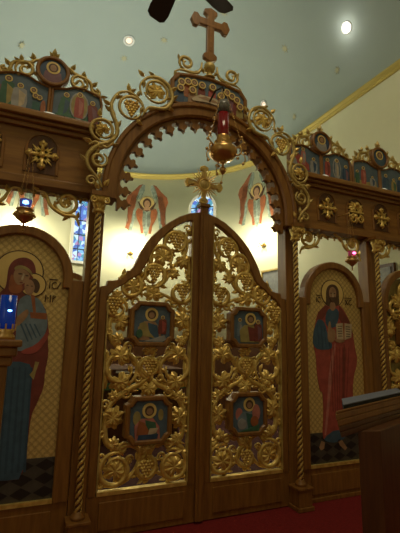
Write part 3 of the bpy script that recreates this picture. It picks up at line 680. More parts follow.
# ---- the two large icons
FIG = json.loads('''{"c_halo":[[1.661,2.073],[1.495,2.062],[1.668,2.207]],"c_hair":[[1.666,2.174],[1.6,2.149],[1.569,2.088],[1.565,1.996],[1.557,1.926],[1.614,1.903],[1.691,1.907],[1.763,1.937],[1.757,2.018],[1.761,2.101],[1.728,2.158]],"c_face":[[1.664,2.145],[1.616,2.111],[1.608,2.039],[1.631,1.984],[1.656,1.965],[1.69,1.988],[1.717,2.046],[1.71,2.118]],"c_beard":[[1.617,2.024],[1.658,2.014],[1.705,2.029],[1.692,1.98],[1.657,1.949],[1.628,1.976]],"c_neck":[[1.625,1.96],[1.689,1.963],[1.704,1.893],[1.65,1.85],[1.606,1.894]],"c_robe":[[1.628,1.915],[1.551,1.919],[1.453,1.841],[1.407,1.731],[1.377,1.595],[1.365,1.461],[1.396,1.367],[1.403,1.15],[1.441,0.96],[1.473,0.982],[1.478,0.747],[1.449,0.492],[1.503,0.465],[1.638,0.506],[1.752,0.563],[1.899,0.848],[1.915,1.093],[2.002,1.293],[1.967,1.449],[1.949,1.589],[1.906,1.75],[1.833,1.869],[1.763,1.937]],"c_chest":[[1.606,1.894],[1.547,1.816],[1.546,1.678],[1.679,1.662],[1.727,1.743],[1.758,1.845],[1.704,1.903],[1.65,1.856]],"c_sleeve":[[1.42,1.742],[1.482,1.764],[1.542,1.707],[1.562,1.6],[1.632,1.484],[1.616,1.422],[1.431,1.417],[1.36,1.461],[1.37,1.595]],"c_book1":[[1.694,1.712],[1.793,1.726],[1.796,1.536],[1.698,1.534]],"c_book2":[[1.819,1.723],[1.93,1.718],[1.913,1.564],[1.806,1.53]],"c_hand":[[1.569,1.639],[1.594,1.738],[1.614,1.739],[1.62,1.65],[1.678,1.652],[1.686,1.544],[1.62,1.494],[1.563,1.512]],"c_hand2":[[1.673,1.544],[1.788,1.534],[1.818,1.515],[1.734,1.496],[1.671,1.514]],"c_fold1":[[1.657,1.485],[1.688,1.495],[1.626,1.22],[1.559,0.814],[1.505,0.515],[1.474,0.517],[1.529,0.839],[1.568,1.197]],"c_fold2":[[1.798,1.487],[1.816,1.487],[1.8,1.12],[1.769,0.877],[1.737,0.878],[1.76,1.17]],"c_hem":[[1.455,0.484],[1.641,0.575],[1.765,0.509],[1.762,0.462],[1.618,0.427],[1.511,0.446]],"c_foot1":[[1.436,0.463],[1.48,0.444],[1.468,0.382],[1.426,0.367],[1.403,0.398]],"c_foot2":[[1.657,0.454],[1.714,0.454],[1.785,0.367],[1.755,0.342],[1.685,0.398]],"m_halo":[[-1.671,2.019],[-1.491,2.034],[-1.689,2.215]],"m_chalo":[[-1.551,1.923],[-1.452,1.93],[-1.56,2.029]],"m_body":[[-1.766,1.892],[-1.8,1.847],[-1.819,1.815],[-1.824,1.71],[-1.807,1.484],[-1.786,1.185],[-1.757,0.78],[-1.728,0.42],[-1.657,0.402],[-1.5,0.4],[-1.486,0.626],[-1.481,0.871],[-1.448,0.953],[-1.4,1.093],[-1.404,1.208],[-1.385,1.354],[-1.403,1.472],[-1.406,1.555],[-1.417,1.654],[-1.449,1.753],[-1.524,1.8],[-1.587,1.855],[-1.665,1.837]],"m_blue":[[-1.797,1.296],[-1.533,1.296],[-1.498,1.209],[-1.496,1.067],[-1.503,0.845],[-1.484,0.403],[-1.657,0.402],[-1.728,0.42],[-1.757,0.78]],"m_veil":[[-1.66,2.154],[-1.71,2.136],[-1.751,2.087],[-1.761,2.017],[-1.759,1.942],[-1.765,1.886],[-1.799,1.841],[-1.815,1.779],[-1.726,1.772],[-1.627,1.79],[-1.58,1.906],[-1.541,1.998],[-1.548,2.074],[-1.576,2.13],[-1.619,2.153]],"m_band":[[-1.715,2.065],[-1.677,2.086],[-1.63,2.08],[-1.587,2.052],[-1.563,2.009],[-1.583,2.013],[-1.627,2.052],[-1.674,2.06],[-1.709,2.037]],"m_neck":[[-1.728,2.02],[-1.743,1.944],[-1.741,1.863],[-1.694,1.841],[-1.633,1.858],[-1.64,1.939],[-1.698,1.947]],"m_face":[[-1.709,2.044],[-1.674,2.06],[-1.625,2.047],[-1.583,2.007],[-1.596,1.961],[-1.639,1.926],[-1.675,1.916],[-1.697,1.941],[-1.718,1.989]],"m_chair":[[-1.591,1.971],[-1.557,1.986],[-1.521,1.967],[-1.499,1.924],[-1.509,1.87],[-1.534,1.852],[-1.58,1.906]],"m_cface":[[-1.624,1.95],[-1.597,1.973],[-1.567,1.964],[-1.544,1.927],[-1.54,1.883],[-1.568,1.836],[-1.599,1.841],[-1.622,1.89]],"m_crobe":[[-1.661,1.788],[-1.608,1.841],[-1.556,1.831],[-1.499,1.812],[-1.448,1.737],[-1.419,1.654],[-1.415,1.554],[-1.467,1.443],[-1.555,1.375],[-1.656,1.386],[-1.649,1.488],[-1.656,1.645]],"m_belt":[[-1.561,1.698],[-1.43,1.694],[-1.425,1.641],[-1.551,1.649]],"m_strip":[[-1.569,1.847],[-1.536,1.837],[-1.515,1.698],[-1.536,1.697]],"m_hem":[[-1.595,1.387],[-1.491,1.43],[-1.429,1.517],[-1.405,1.58],[-1.395,1.505],[-1.462,1.382],[-1.53,1.352],[-1.599,1.362]],"m_hand":[[-1.664,1.644],[-1.618,1.695],[-1.581,1.728],[-1.565,1.679],[-1.625,1.591],[-1.658,1.578]],"m_drape":[[-1.513,1.348],[-1.419,1.394],[-1.4,1.309],[-1.402,1.189],[-1.442,1.037],[-1.48,1.01],[-1.501,1.181]],"m_gold":[[-1.486,1.297],[-1.454,1.291],[-1.473,1.214],[-1.484,1.151],[-1.521,1.191],[-1.494,1.226]]}''')
def big_icon(cx, lab, build_fig):
    t = thing('large_icon', lab, 'icon', (cx, .06, 0), 'large arched icons of the screen')
    ro, ri, za = .435, .352, 1.995
    n = 24
    outer = [(cx-.525,0.21),(cx-.525,1.93),(cx-.525,1.99),(cx-ro,1.99)]+[(cx-ro*cos(pi*i/n),za+ro*sin(pi*i/n)) for i in range(n+1)]+[(cx+ro,1.99),(cx+.525,1.99),(cx+.525,1.93),(cx+.525,.21)]
    inner = [(cx-.405,0.21),(cx-.405,1.90),(cx-.40,1.915),(cx-ri,1.915)]+[(cx-ri*cos(pi*i/n),za+ri*sin(pi*i/n)) for i in range(n+1)]+[(cx+ri,1.915),(cx+.40,1.915),(cx+.405,1.90),(cx+.405,.21)]
    mb = MB(); mb.band(outer, inner, -.02, .09, 'wood', False, .012); mb.build('arched_frame', t)
    mb = MB(); mb.prism([(x,z) for x,z in inner], .022, .06, 'diaper'); mb.build('gold_ground', t)
    mb = MB(); mb.box(cx-.405,cx+.405,-.012,.03,.205,.235,'gold'); mb.build('gilt_ledge', t)
    mb = MB(); mb.box(cx-.525,cx+.525,.0,.09,-.12,.205,'wood'); mb.box(cx-.40,cx+.40,-.012,0,-.05,.15,'wood'); mb.box(cx-.525,cx+.525,-.02,0,-.12,-.08,'wood'); mb.build('base_panel', t, .005)
    mb = MB(); mb.box(cx-.405,cx+.405,.0185,.022,.235,.545,'floorpaint')
    for i in range(5):
        for j in range(3):
            x = cx-.34+.17*i; z = .29+.10*j
            mb.prism([(x-.08,z),(x,z+.045),(x+.08,z),(x,z-.045)], .0175, .021, 'floortile')
    mb.build('painted_floor', t)
    build_fig(t, cx)
    # side uprights joining the frame to the posts
    return t
def fl(k, m, y, dx=0):
    return (k, m, y, dx)
def paintfig(t, layers, name, dx=0):
    mb = MB()
    for k,m,y in layers: mb.prism([(x+dx,z) for x,z in (FIG[k] if isinstance(k,str) else k)], y, .0215, m)
    mb.build(name, t)
def ell(cx, cz, rx, rz, n=20): return [(cx+rx*cos(2*pi*i/n),cz+rz*sin(2*pi*i/n)) for i in range(n)]
def smooth(k, it=2):
    P = FIG[k]
    for _ in range(it):
        Q = []
        for i in range(len(P)):
            a, b = P[i], P[(i+1)%len(P)]
            Q += [(a[0]*.75+b[0]*.25,a[1]*.75+b[1]*.25),(a[0]*.25+b[0]*.75,a[1]*.25+b[1]*.75)]
        P = Q
    return P
def glyphs(t, x, z, strokes, m='line'):
    mb = MB()
    for s in strokes: mb.tube([(x+a, .018, z+b) for a,b in s], .0045, m, 5)
    mb.build('painted_lettering', t)
IC = [[(0,0),(0,.06)],[(.055,.05),(.04,.06),(.02,.045),(.02,.015),(.04,0),(.055,.01)],[(-.005,.08),(.06,.08)]]
XC = [[(0,0),(.04,.06)],[(0,.06),(.04,0)],[(.095,.05),(.08,.06),(.06,.045),(.06,.015),(.08,0),(.095,.01)],[(-.005,.08),(.1,.08)]]
def christ(t, cx):
    hc = (1.664,2.063)
    paintfig(t, [(ell(*hc,.168,.162,36),'line',.0175),(ell(*hc,.158,.152,36),'halo',.0165)], 'painted_halo')
    L_ = [(smooth('c_robe',1),'red',.016),(smooth('c_chest',1),'blue',.0145),(smooth('c_sleeve',1),'blue',.013),
          (smooth('c_fold1',1),'redlit',.0145),(smooth('c_fold2',1),'maroon',.0145),
          ([(1.452,1.84),(1.551,1.92),(1.60,1.90),(1.54,1.80),(1.50,1.76),(1.42,1.75)],'maroon',.0125),
          ([(1.76,1.93),(1.90,1.75),(1.95,1.59),(1.86,1.73),(1.78,1.73),(1.74,1.80)],'maroon',.0125),
          (smooth('c_hem',1),'blue',.0145),('c_foot1','skin',.0145),('c_foot2','skin',.0145)]
    for k in range(7):
        x = 1.60+.045*k; L_.append(([(x,1.45),(x+.008,1.45),(x+.02-.03*k*.5,.75),(x+.005-.03*k*.5,.75)],'reddeep',.0135))
    for k in range(4):
        x = 1.42+.05*k; L_.append(([(x,1.70-.02*k),(x+.012,1.70-.02*k),(x+.03,1.44),(x+.018,1.44)],'navy',.0118))
    paintfig(t, L_, 'painted_robe')
    paintfig(t, [(smooth('c_hair'),'hair',.0155),(smooth('c_neck'),'skin',.0122),(smooth('c_face'),'skin',.0118),(smooth('c_beard'),'hair',.0108),(ell(1.640,2.063,.013,.006,10),'hair',.0105),(ell(1.690,2.063,.013,.006,10),'hair',.0105),([(1.66,2.07),(1.656,2.02),(1.672,2.02),(1.668,2.07)],'cream',.0105)], 'painted_head')
    paintfig(t, [('c_book1','cream',.0105),('c_book2','cream',.0105),([(1.793,1.72),(1.82,1.72),(1.808,1.53),(1.796,1.53)],'orange',.0098)]+[([(1.715,1.69-.028*k),(1.78,1.692-.028*k),(1.78,1.684-.028*k),(1.715,1.682-.028*k)],'line',.0098) for k in range(5)]+[([(1.835,1.69-.028*k),(1.90,1.686-.028*k),(1.90,1.678-.028*k),(1.835,1.682-.028*k)],'line',.0098) for k in range(5)], 'painted_book')
    paintfig(t, [(smooth('c_hand',1),'skin',.0105),(smooth('c_hand2',1),'skin',.0092)], 'painted_hands')
    glyphs(t, 1.43, 1.95, IC); glyphs(t, 1.85, 1.94, XC)
big_icon(1.675, 'arched icon of a standing bearded man in red robe holding an open book', christ)
def mother(t, cx):
    hc = (-1.672,2.027)
    paintfig(t, [(ell(*hc,.192,.186,40),'line',.0175),(ell(*hc,.182,.177,40),'halo',.0165)], 'painted_halo')
    L_ = [(smooth('m_body',1),'maroon',.0155),(smooth('m_blue',1),'blue',.0145),(smooth('m_drape',1),'maroon',.014),('m_gold','olive',.013)]
    for k in range(6):
        x = -1.74+.045*k; L_.append(([(x,1.25),(x+.014,1.25),(x+.034,.45),(x+.014,.45)],'bluedeep',.0138))
    paintfig(t, L_, 'painted_robe')
    paintfig(t, [(smooth('m_veil'),'maroon',.0148)], 'painted_veil')
    paintfig(t, [(ell(-1.556,1.927,.105,.102,30),'line',.0140),(ell(-1.556,1.927,.096,.093,30),'halo',.0133)], 'painted_child_halo')
    # the mother's veil passes over the rim of the small halo
    paintfig(t, [([(-1.60,2.03),(-1.56,1.99),(-1.60,1.90),(-1.66,1.84),(-1.68,1.95)],'maroon',.0128),(smooth('m_neck'),'orange',.0126),(smooth('m_face'),'skin',.0118),(smooth('m_band'),'olive',.0110),(ell(-1.665,2.012,.016,.007,10),'hair',.0105),(ell(-1.612,2.000,.013,.006,10),'hair',.0105),([(-1.640,2.02),(-1.655,1.965),(-1.640,1.96),(-1.63,2.01)],'cream',.0105),(ell(-1.650,1.940,.014,.005,10),'maroon',.0105)], 'painted_face')
    paintfig(t, [(smooth('m_crobe',1),'greyblue',.0120),(smooth('m_belt',0),'orange',.0108),('m_strip','orange',.0104),(smooth('m_hem',1),'red',.0108)]+[([(-1.63+.035*k,1.600),(-1.618+.035*k,1.605),(-1.55+.03*k,1.46+.015*k),(-1.558+.03*k,1.455+.015*k)],'blue',.0112) for k in range(4)], 'painted_child_robe')
    paintfig(t, [(smooth('m_chair'),'hair',.0112),(smooth('m_cface'),'skin',.0098),(ell(-1.60,1.92,.010,.005,8),'hair',.0088),(ell(-1.565,1.915,.010,.005,8),'hair',.0088)], 'painted_child_head')
    paintfig(t, [(smooth('m_hand',1),'skin',.0095)], 'painted_hand')
    glyphs(t, -1.425, 1.905, IC); glyphs(t, -1.365, 1.905, [[(0,0),(.03,.06)]]+[[(a+.01,b) for a,b in s] for s in XC[2:3]]); glyphs(t, -1.45, 1.79, [[(0,0),(0,.06),(.02,.03),(.04,.06),(.04,0)],[(.06,0),(.06,.06),(.085,.05),(.06,.03)]])
big_icon(-1.675, 'arched icon of a woman in maroon veil holding a child', mother)
for x0,x1,nm in ((1.21,1.198,''),):
    pass

# ---- royal doors
def door_curve(s):   # outer top edge from centre to hinge (positive x side)
    return [(.005,2.80),(.15,2.765),(.26,2.715),(.375,2.635),(.46,2.56),(.535,2.48),(.60,2.38),(.65,2.29),(.685,2.20),(.71,2.15),(.735,2.125),(.765,2.118),(.775,2.075),(.815,2.035),(.875,2.018),(.935,2.012),(.945,1.965),(.995,1.955),(1.003,1.90)]
def door_inner():
    return [(.115,2.675),(.16,2.665),(.24,2.62),(.32,2.56),(.39,2.49),(.455,2.41),(.51,2.32),(.55,2.23),(.59,2.14),(.62,2.09),(.66,2.055),(.70,2.035),(.735,2.01),(.77,1.985),(.82,1.955),(.86,1.93),(.885,1.90),(.91,1.875),(.925,1.85)]
def vine_panel(t, tf, leaves_, grapes_, rings, stems, curls):
    mb = MB(tf)
    for (x,z,r,a,tn) in rings: vine(mb, spiral(x,z,r,R(a),tn,.62,y=.035,dy=.015), .024, 'gold', 5, .036)
    for st in stems: vine(mb, bez([(x,.045,z) for x,z in st],8), .027, 'gold', max(3,len(st)), .042)
    for (x,z,r,a,tn) in curls: mb.tube(spiral(x,z,r,R(a),tn,.25,y=.03), taper(max(8,int(abs(tn)*22))+1,.014), 'gold', 6)
    g = mb.build('vine_lattice', t)
    for (x,z,r,a) in leaves_: mb = MB(tf); leaf(mb,x,z,r*1.05,R(a),.012+.006*((int(x*100)%3))); mb.build('vine_leaf', g)
    for (x,z,s) in grapes_: mb = MB(tf); grapes(mb,x,z,s,.015); mb.build('grape_cluster', g)
LV = [(.42,2.28,.105,-40),(.20,2.27,.085,150),(.70,1.97,.10,30),(.80,1.65,.095,60),(.20,1.68,.10,-80),(.78,1.345,.10,30),(.77,1.12,.10,150),(.24,1.355,.10,-30),(.25,1.115,.10,-150),(.82,.82,.10,70),(.20,.79,.10,-70),(.775,.385,.11,20),(.245,.37,.11,-20),(.505,1.06,.085,180),(.505,1.40,.07,0),(.505,.535,.07,180),(.50,1.915,.09,0),(.84,2.0-.12,.06,40),(.20,.97,.06,20),(.82,1.0,.05,-20),(.30,2.13,.06,100),(.21,1.48,.06,60),(.81,1.49,.06,-60),(.80,.60,.06,100),(.22,.60,.06,-100)]
GR = [(.285,2.44,.15),(.50,2.10,.14),(.205,1.95,.15),(.865,1.78,.14),(.505,1.24,.13),(.505,.375,.13)]
RG = [(.285,2.44,.125,-90,1.1),(.50,2.10,.12,-60,-1.1),(.215,1.95,.115,90,1.1),(.42,2.28,.14,200,1.1),(.25,1.23,.155,-60,1.2),(.77,1.23,.155,240,-1.2),(.245,.385,.135,60,1.25),(.775,.39,.14,120,-1.25),(.505,.385,.10,90,1.0),(.505,1.24,.10,-90,1.0),(.72,1.98,.12,0,1.1),(.84,1.77,.10,200,-1.1)]
ST = [[(.135,.27),(.30,.29),(.42,.36),(.46,.50),(.38,.58),(.26,.56),(.17,.62),(.15,.78),(.19,.93),(.32,1.04),(.44,1.10),(.56,1.20),(.68,1.34),(.80,1.42),(.88,1.52),(.89,1.66),(.82,1.80),(.72,1.88),(.60,1.96),(.42,2.02),(.34,2.12),(.27,2.24),(.17,2.36),(.16,2.50),(.24,2.57),(.33,2.54)],
      [(.90,.27),(.72,.27),(.60,.36),(.55,.50),(.64,.58),(.76,.56),(.86,.62),(.88,.78),(.84,.93),(.70,1.04),(.58,1.10),(.46,1.20),(.34,1.34),(.22,1.42),(.145,1.52),(.14,1.66),(.20,1.80),(.30,1.88),(.42,1.93),(.54,1.96),(.60,2.05)],
      [(.14,.50),(.22,.56)],[(.14,1.06),(.14,1.20),(.15,1.36)],[(.90,1.06),(.90,1.22),(.89,1.38)],
      [(.14,2.05),(.13,2.2),(.20,2.40),(.14,2.60)],[(.52,2.20),(.56,2.12),(.62,2.02)]]
CU = [(.16,2.60,.04,0,1.2),(.14,2.12,.04,90,1.2),(.35,1.84,.045,0,-1.3),(.66,1.84,.045,180,1.3),(.29,1.84,.04,90,1.2),(.30,1.42,.045,0,1.3),(.71,1.42,.045,180,-1.3),(.31,1.02,.045,0,-1.3),(.71,1.02,.045,180,1.3),(.30,.56,.045,0,1.3),(.71,.56,.045,180,-1.3),(.14,.93,.035,0,1.2),(.89,.93,.035,180,-1.2),(.14,.30,.035,90,1.2),(.89,.29,.035,90,-1.2),(.505,.285,.03,0,1.2),(.40,1.30,.035,0,1.2),(.61,1.30,.035,180,-1.2),(.40,1.15,.035,0,-1.2),(.61,1.15,.035,180,1.2),(.36,.46,.035,0,1.2),(.65,.46,.035,180,-1.2),(.89,.50,.035,180,1.2),(.14,1.80,.04,90,-1.2),(.13,.68,.03,0,1.2),(.90,.68,.03,180,-1.2),(.895,1.55,.03,0,1.2),(.14,1.56,.03,0,1.2),(.36,2.46,.03,90,1.2),(.55,2.20,.03,0,1.2)]
def medallion(t, tf, cx, cz, items, lab):
    o = []; hw, hh, c = .215, .205, .07
    O = [(cx-hw,cz-hh+c),(cx-hw,cz+hh-c),(cx-hw+c*.45,cz+hh-c*.75),(cx-hw+c,cz+hh),(cx+hw-c,cz+hh),(cx+hw-c*.45,cz+hh-c*.75),(cx+hw,cz+hh-c),(cx+hw,cz-hh+c),(cx+hw-c*.45,cz-hh+c*.75),(cx+hw-c,cz-hh),(cx-hw+c,cz-hh),(cx-hw+c*.45,cz-hh+c*.75)]
    I = [(cx+(x-cx)*.80,cz+(z-cz)*.80) for x,z in O]
    mb = MB(tf); mb.band(O, I, -.045, .055, 'wood', True, .012); fr = mb.build('icon_medallion', t, label=lab)
    mb = MB(tf); mb.prism(I, -.02, .05, 'sky'); scene(mb, items, -.021); mb.build('painted_scene', fr)
def bust(x, z, s, m, m2): return [('p',m,[(x-.09*s,z-.13*s),(x-.10*s,z-.03*s),(x-.05*s,z+.02*s),(x+.04*s,z+.02*s),(x+.09*s,z-.04*s),(x+.10*s,z-.13*s)]),('p',m2,[(x-.02*s,z+.01*s),(x+.06*s,z-.01*s),(x+.08*s,z-.12*s),(x+.0*s,z-.12*s)]),('h','hair',x+.01*s,z+.075*s,.055*s)]
def med_items(kind, cx, cz):
    if kind == 0: return bust(cx-.02,cz-.0,1.15,'skin','blue')+[('p','olive',[(cx-.13,cz-.10),(cx-.12,cz),(cx-.07,cz+.02),(cx-.02,cz-.08),(cx+.03,cz-.13)])]+fig(cx+.10,cz-.09,.17,.07,'maroon','red')+[('p','grey',[(cx-.08,cz-.16),(cx+.12,cz-.10),(cx+.14,cz-.14),(cx+.10,cz-.16)]),('e','pgreen',cx-.12,cz-.09,.03,.04)]
    if kind == 1: return [('e','olive',cx-.11,cz+.02,.035,.06),('e','olive',cx+.11,cz+.04,.025,.05)]+bust(cx-.01,cz-.01,1.2,'redlit','pgreen')+[('p','orange',[(cx-.11,cz-.12),(cx-.09,cz-.0),(cx-.04,cz-.02),(cx+.01,cz-.10),(cx-.02,cz-.13)]),('p','cream',[(cx-.01,cz-.13),(cx+.07,cz-.11),(cx+.09,cz-.07),(cx+.01,cz-.07)]),('p','navy',[(cx-.10,cz-.16),(cx+.08,cz-.16),(cx+.09,cz-.12),(cx-.09,cz-.12)])]
    if kind == 2: return fig(cx-.10,cz-.09,.18,.05,'greyblue','grey')+[('p','grey',[(cx-.06,cz-.12),(cx+.02,cz-.12),(cx+.02,cz-.04),(cx-.06,cz-.04)])]+bust(cx+.01,cz-.0,1.15,'olive','maroon')+fig(cx+.11,cz-.14,.22,.08,'maroon','purple')
    return [('e','redlit',cx-.10,cz+.0,.04,.06)]+bust(cx,cz-.0,1.2,'greyblue','teal')+[('e','redlit',cx+.09,cz+.01,.045,.08),('e','orange',cx+.07,cz-.07,.045,.05),('e','grey',cx-.07,cz-.09,.05,.05),('p','pgreen',[(cx-.10,cz-.16),(cx+.12,cz-.16),(cx+.12,cz-.10),(cx+.02,cz-.13)])]
def royal_door(s, lab):
    tf = mirror(0) if s < 0 else None
    t = thing('royal_door', lab, 'door', (s*1.003,.04,0), 'pair of royal doors')
    O = door_curve(1); I = [(x+.013,z+.014) if z > 2.0 else (x+.006,z+.008) for x,z in door_inner()]
    mb = MB(tf)
    oo = [(.005,.20)]+O+[(1.003,.20)]; ii = [(.115,.20)]+I+[(.925,.20)]
    mb.band(oo, ii, .0, .07, 'wood', False, .010)
    mb.box(.005,1.003,.0,.07,-.11,.205,'wood'); mb.build('door_frame', t)
    mb = MB(tf); mb.box(.14,.90,-.010,.0,-.06,.16,'wood'); mb.build('bottom_panel', t, .006)
    mb = MB(tf); mb.box(.118,.922,-.004,.055,.205,.235,'gold'); mb.box(.112,.124,-.004,.05,.235,2.67,'goldd'); mb.box(.916,.928,-.004,.05,.235,1.85,'goldd'); mb.build('gilt_edging', t)
    vine_panel(t, tf, LV, GR, RG, ST, CU)
    return t
L_ = royal_door(-1, 'left leaf of the royal doors with gilt vine lattice and two small icons')
Rr = royal_door(1, 'right leaf of the royal doors with gilt vine lattice and two small icons')
medallion(L_, None, -.51, 1.635, med_items(0,-.51,1.635), 'upper eight-sided icon showing a haloed head and small figure')
medallion(L_, None, -.505, .79, med_items(1,-.505,.79), 'lower eight-sided icon of a seated haloed man in pink')
medallion(Rr, None, .515, 1.635, med_items(2,.515,1.635), 'upper eight-sided icon with blue ground')
medallion(Rr, None, .51, .79, med_items(3,.51,.79), 'lower eight-sided icon of a haloed figure in teal')
# overlap moulding and cross belong to the left leaf
mb = MB(); mb.box(-.045,.035,-.035,-.001,-.10,2.84,'wood'); mb.box(-.018,.010,-.045,-.035,-.10,2.82,'wood'); mb.box(-.06,.05,-.05,.05,2.84,2.875,'wood'); mb.build('meeting_moulding', L_, .005)
mb = MB(); mb.prism(cross_outline(-.01,2.876,3.085,3.30,.215,.022,.045), -.02, .012, 'gold'); x = -.01; z = 3.085
mb.ring(x,z,.048,.066,-.035,.0,'gold',24,.006); mb.disc(x,z,.05,-.028,.0,'goldd',20,dome=.012)
for k in range(28):
    a = 2*pi*k/28+.05; l = .175 if k%2 else .135; ux, uz = cos(a), sin(a)
    mb.prism([(x+.06*ux-.008*uz,z+.06*uz+.008*ux),(x+l*ux-.003*uz,z+l*uz+.003*ux),(x+l*ux+.003*uz,z+l*uz-.003*ux),(x+.06*ux+.008*uz,z+.06*uz-.008*ux)], -.030, -.021, 'brass')
mb.prism(cross_outline(-.01,2.90,3.085,3.275,.19,.014,.03), -.028, -.018, 'goldd'); mb.build('rayed_cross', L_, .003, label='gilt rayed cross standing on the meeting edge')

# ---- deacon door at the right edge
cx = 2.885
t = thing('deacon_door', 'arched side door with gilt vine lattice at the right edge of the picture', 'door', (cx-.5,.05,0))
n = 24; ro, ri, za = .445, .36, 2.0
outer = [(cx-.48,.20),(cx-.48,1.99),(cx-ro,1.99)]+[(cx-ro*cos(pi*i/n),za+ro*sin(pi*i/n)) for i in range(n+1)]+[(cx+ro,1.99),(cx+.48,1.99),(cx+.48,.20)]
inner = [(cx-.40,.20),(cx-.40,1.915),(cx-ri,1.915)]+[(cx-ri*cos(pi*i/n),za+ri*sin(pi*i/n)) for i in range(n+1)]+[(cx+ri,1.915),(cx+.40,1.915),(cx+.40,.20)]
mb = MB(); mb.band(outer, inner, -.01, .07, 'wood', False, .012); mb.box(cx-.48,cx+.48,-.01,.07,-.11,.205,'wood'); mb.build('door_frame', t)
mb = MB(); mb.box(cx-.40,cx+.40,.058,.066,.205,1.93,'olive'); mb.prism([(cx-ri*cos(pi*i/n),za-.08+ri*sin(pi*i/n)*1.15) for i in range(n+1)], .058, .066, 'olive'); mb.build('backing', t)
dx = cx-.515
for grp in (0,):
    def tfm(p): return (p[0]+dx, p[1], p[2])
    keep = lambda L: [q for q in L if q[1] < 2.02 and q[0] < .93]
    vine_panel(t, tfm, [(.515,2.15,.10,0),(.33,2.03,.09,50)]+keep(LV), [(.515,1.97,.13)]+[g for g in keep(GR) if g[0] < .8 and g[0]!=.205], [(.515,2.14,.15,0,1.2),(.30,1.95,.11,0,-1.2),(.72,1.95,.11,180,1.2)]+keep(RG)[:0]+[r for r in RG if r[1] < 1.5], [[(.135,.27),(.30,.29),(.42,.36),(.46,.50),(.38,.58),(.26,.56),(.17,.62),(.15,.78),(.19,.93),(.32,1.04),(.44,1.10),(.56,1.20),(.68,1.34),(.80,1.42),(.88,1.52),(.89,1.66),(.82,1.80),(.72,1.88),(.60,2.0)],[(.90,.27),(.72,.27),(.60,.36),(.55,.50),(.64,.58),(.76,.56),(.86,.62),(.88,.78),(.84,.93),(.70,1.04),(.58,1.10),(.46,1.20),(.34,1.34),(.22,1.42),(.145,1.52),(.14,1.66),(.20,1.80),(.30,1.88),(.42,1.98)]], [c for c in CU if c[1] < 1.9])
medallion(t, None, cx, 1.635, med_items(1,cx,1.635), 'small eight-sided icon')

# ================================================================== lamps, stand, lectern, fan
def chain(mb, a, b, m='brass', n=None):
    a = Vector(a); b = Vector(b); l = (b-a).length; n = n or max(4,int(l/.025)); d = (b-a)/n
    for i in range(n):
        p = a+d*(i+.5); q = (b-a).normalized()*(.62*l/n)
        s = Vector((0,1,0)).cross(q).normalized()*.004 if i%2 else q.cross(Vector((1,0,0))).normalized()*.006
        mb.tube([p-q,p-q*.6+s,p+q*.6+s,p+q,p+q*.6-s,p-q*.6-s,p-q], .0015, m, 4)
# large red hanging lamp before the arch
X, Y = -.04, -.50
t = thing('hanging_lamp', 'brass hanging lamp with tall red glass in front of the arch', 'hanging lamp', (X,Y,3.0))
mb = MB(); mb.lathe([(.0,3.135),(.03,3.138),(.085,3.155),(.125,3.195),(.135,3.235),(.125,3.265),(.10,3.28),(.08,3.285),(.07,3.31),(.085,3.325),(.07,3.33),(.0,3.33)],(X,Y,0),'brass',28)
mb.lathe([(0,3.0),(.012,3.01),(.03,3.04),(.03,3.06),(.012,3.085),(.01,3.11),(.03,3.12),(.03,3.138)],(X,Y,0),'brass',16); mb.ball((X,Y,3.05),.034,'brass')
chain(mb,(X,Y,3.0),(X-.015,Y,2.93)); mb.ball((X-.015,Y,2.925),.014,'brass'); mb.build('brass_bowl', t)
for k in range(3):
    a = R(200)+2*pi*k/3; c, s_ = cos(a), sin(a)
    def pl(r,z,c=c,s_=s_): return (X+r*c, Y+r*s_, z)
    mb = MB(); mb.tube(bez([pl(.095,3.22),pl(.14,3.18),pl(.175,3.21),pl(.165,3.26),pl(.135,3.25)],7), .008,'brass'); mb.tube(bez([pl(.10,3.25),pl(.15,3.27),pl(.19,3.30),pl(.175,3.34),pl(.15,3.32)],7), .007,'brass')
    mb.tube(bez([pl(.16,3.20),pl(.20,3.17),pl(.21,3.12),pl(.185,3.10)],7), .006,'brass')
    for r,z in ((.175,3.35),(.21,3.19),(.19,3.09),(.14,3.15),(.20,3.29)): mb.ball(pl(r,z),.015,'brass')
    mb.build('scroll_arm', t); mb = MB(); chain(mb, pl(.165,3.33), pl(.02,3.86)); mb.build('chain', t)
mb = MB(); mb.lathe([(.050,3.33),(.056,3.34),(.056,3.62),(.050,3.62),(.050,3.34)],(X,Y,0),'redglass',24); mb.build('red_glass', t)
mb = MB(); mb.lathe([(.060,3.33),(.064,3.345),(.060,3.37),(.064,3.385)],(X,Y,0),'brass',20); mb.build('glass_holder', t)
mb = MB(); mb.lathe([(.058,3.622),(.062,3.70),(.052,3.745),(.046,3.745),(.05,3.70),(.05,3.622)],(X,Y,0),'smoke',24); mb.lathe([(0,3.70),(.046,3.71),(.046,3.72),(0,3.72)],(X,Y,0),'black',16); mb.build('smoked_chimney', t)
mb = MB(); mb.tube([(X-.02,Y,3.73),(X-.05,Y-.01,3.66),(X-.09,Y-.01,3.58),(X-.10,Y-.01,3.55)],.008,'black'); mb.ball((X-.10,Y-.01,3.545),.016,'brass'); mb.build('snuffer_hook', t)
mb = MB(); mb.tube([(X,Y,3.86),(X,Y,3.90),(X+.01,-.30,3.99),(X+.03,-.121,3.98)],.010,'black'); mb.build('hanger', t)
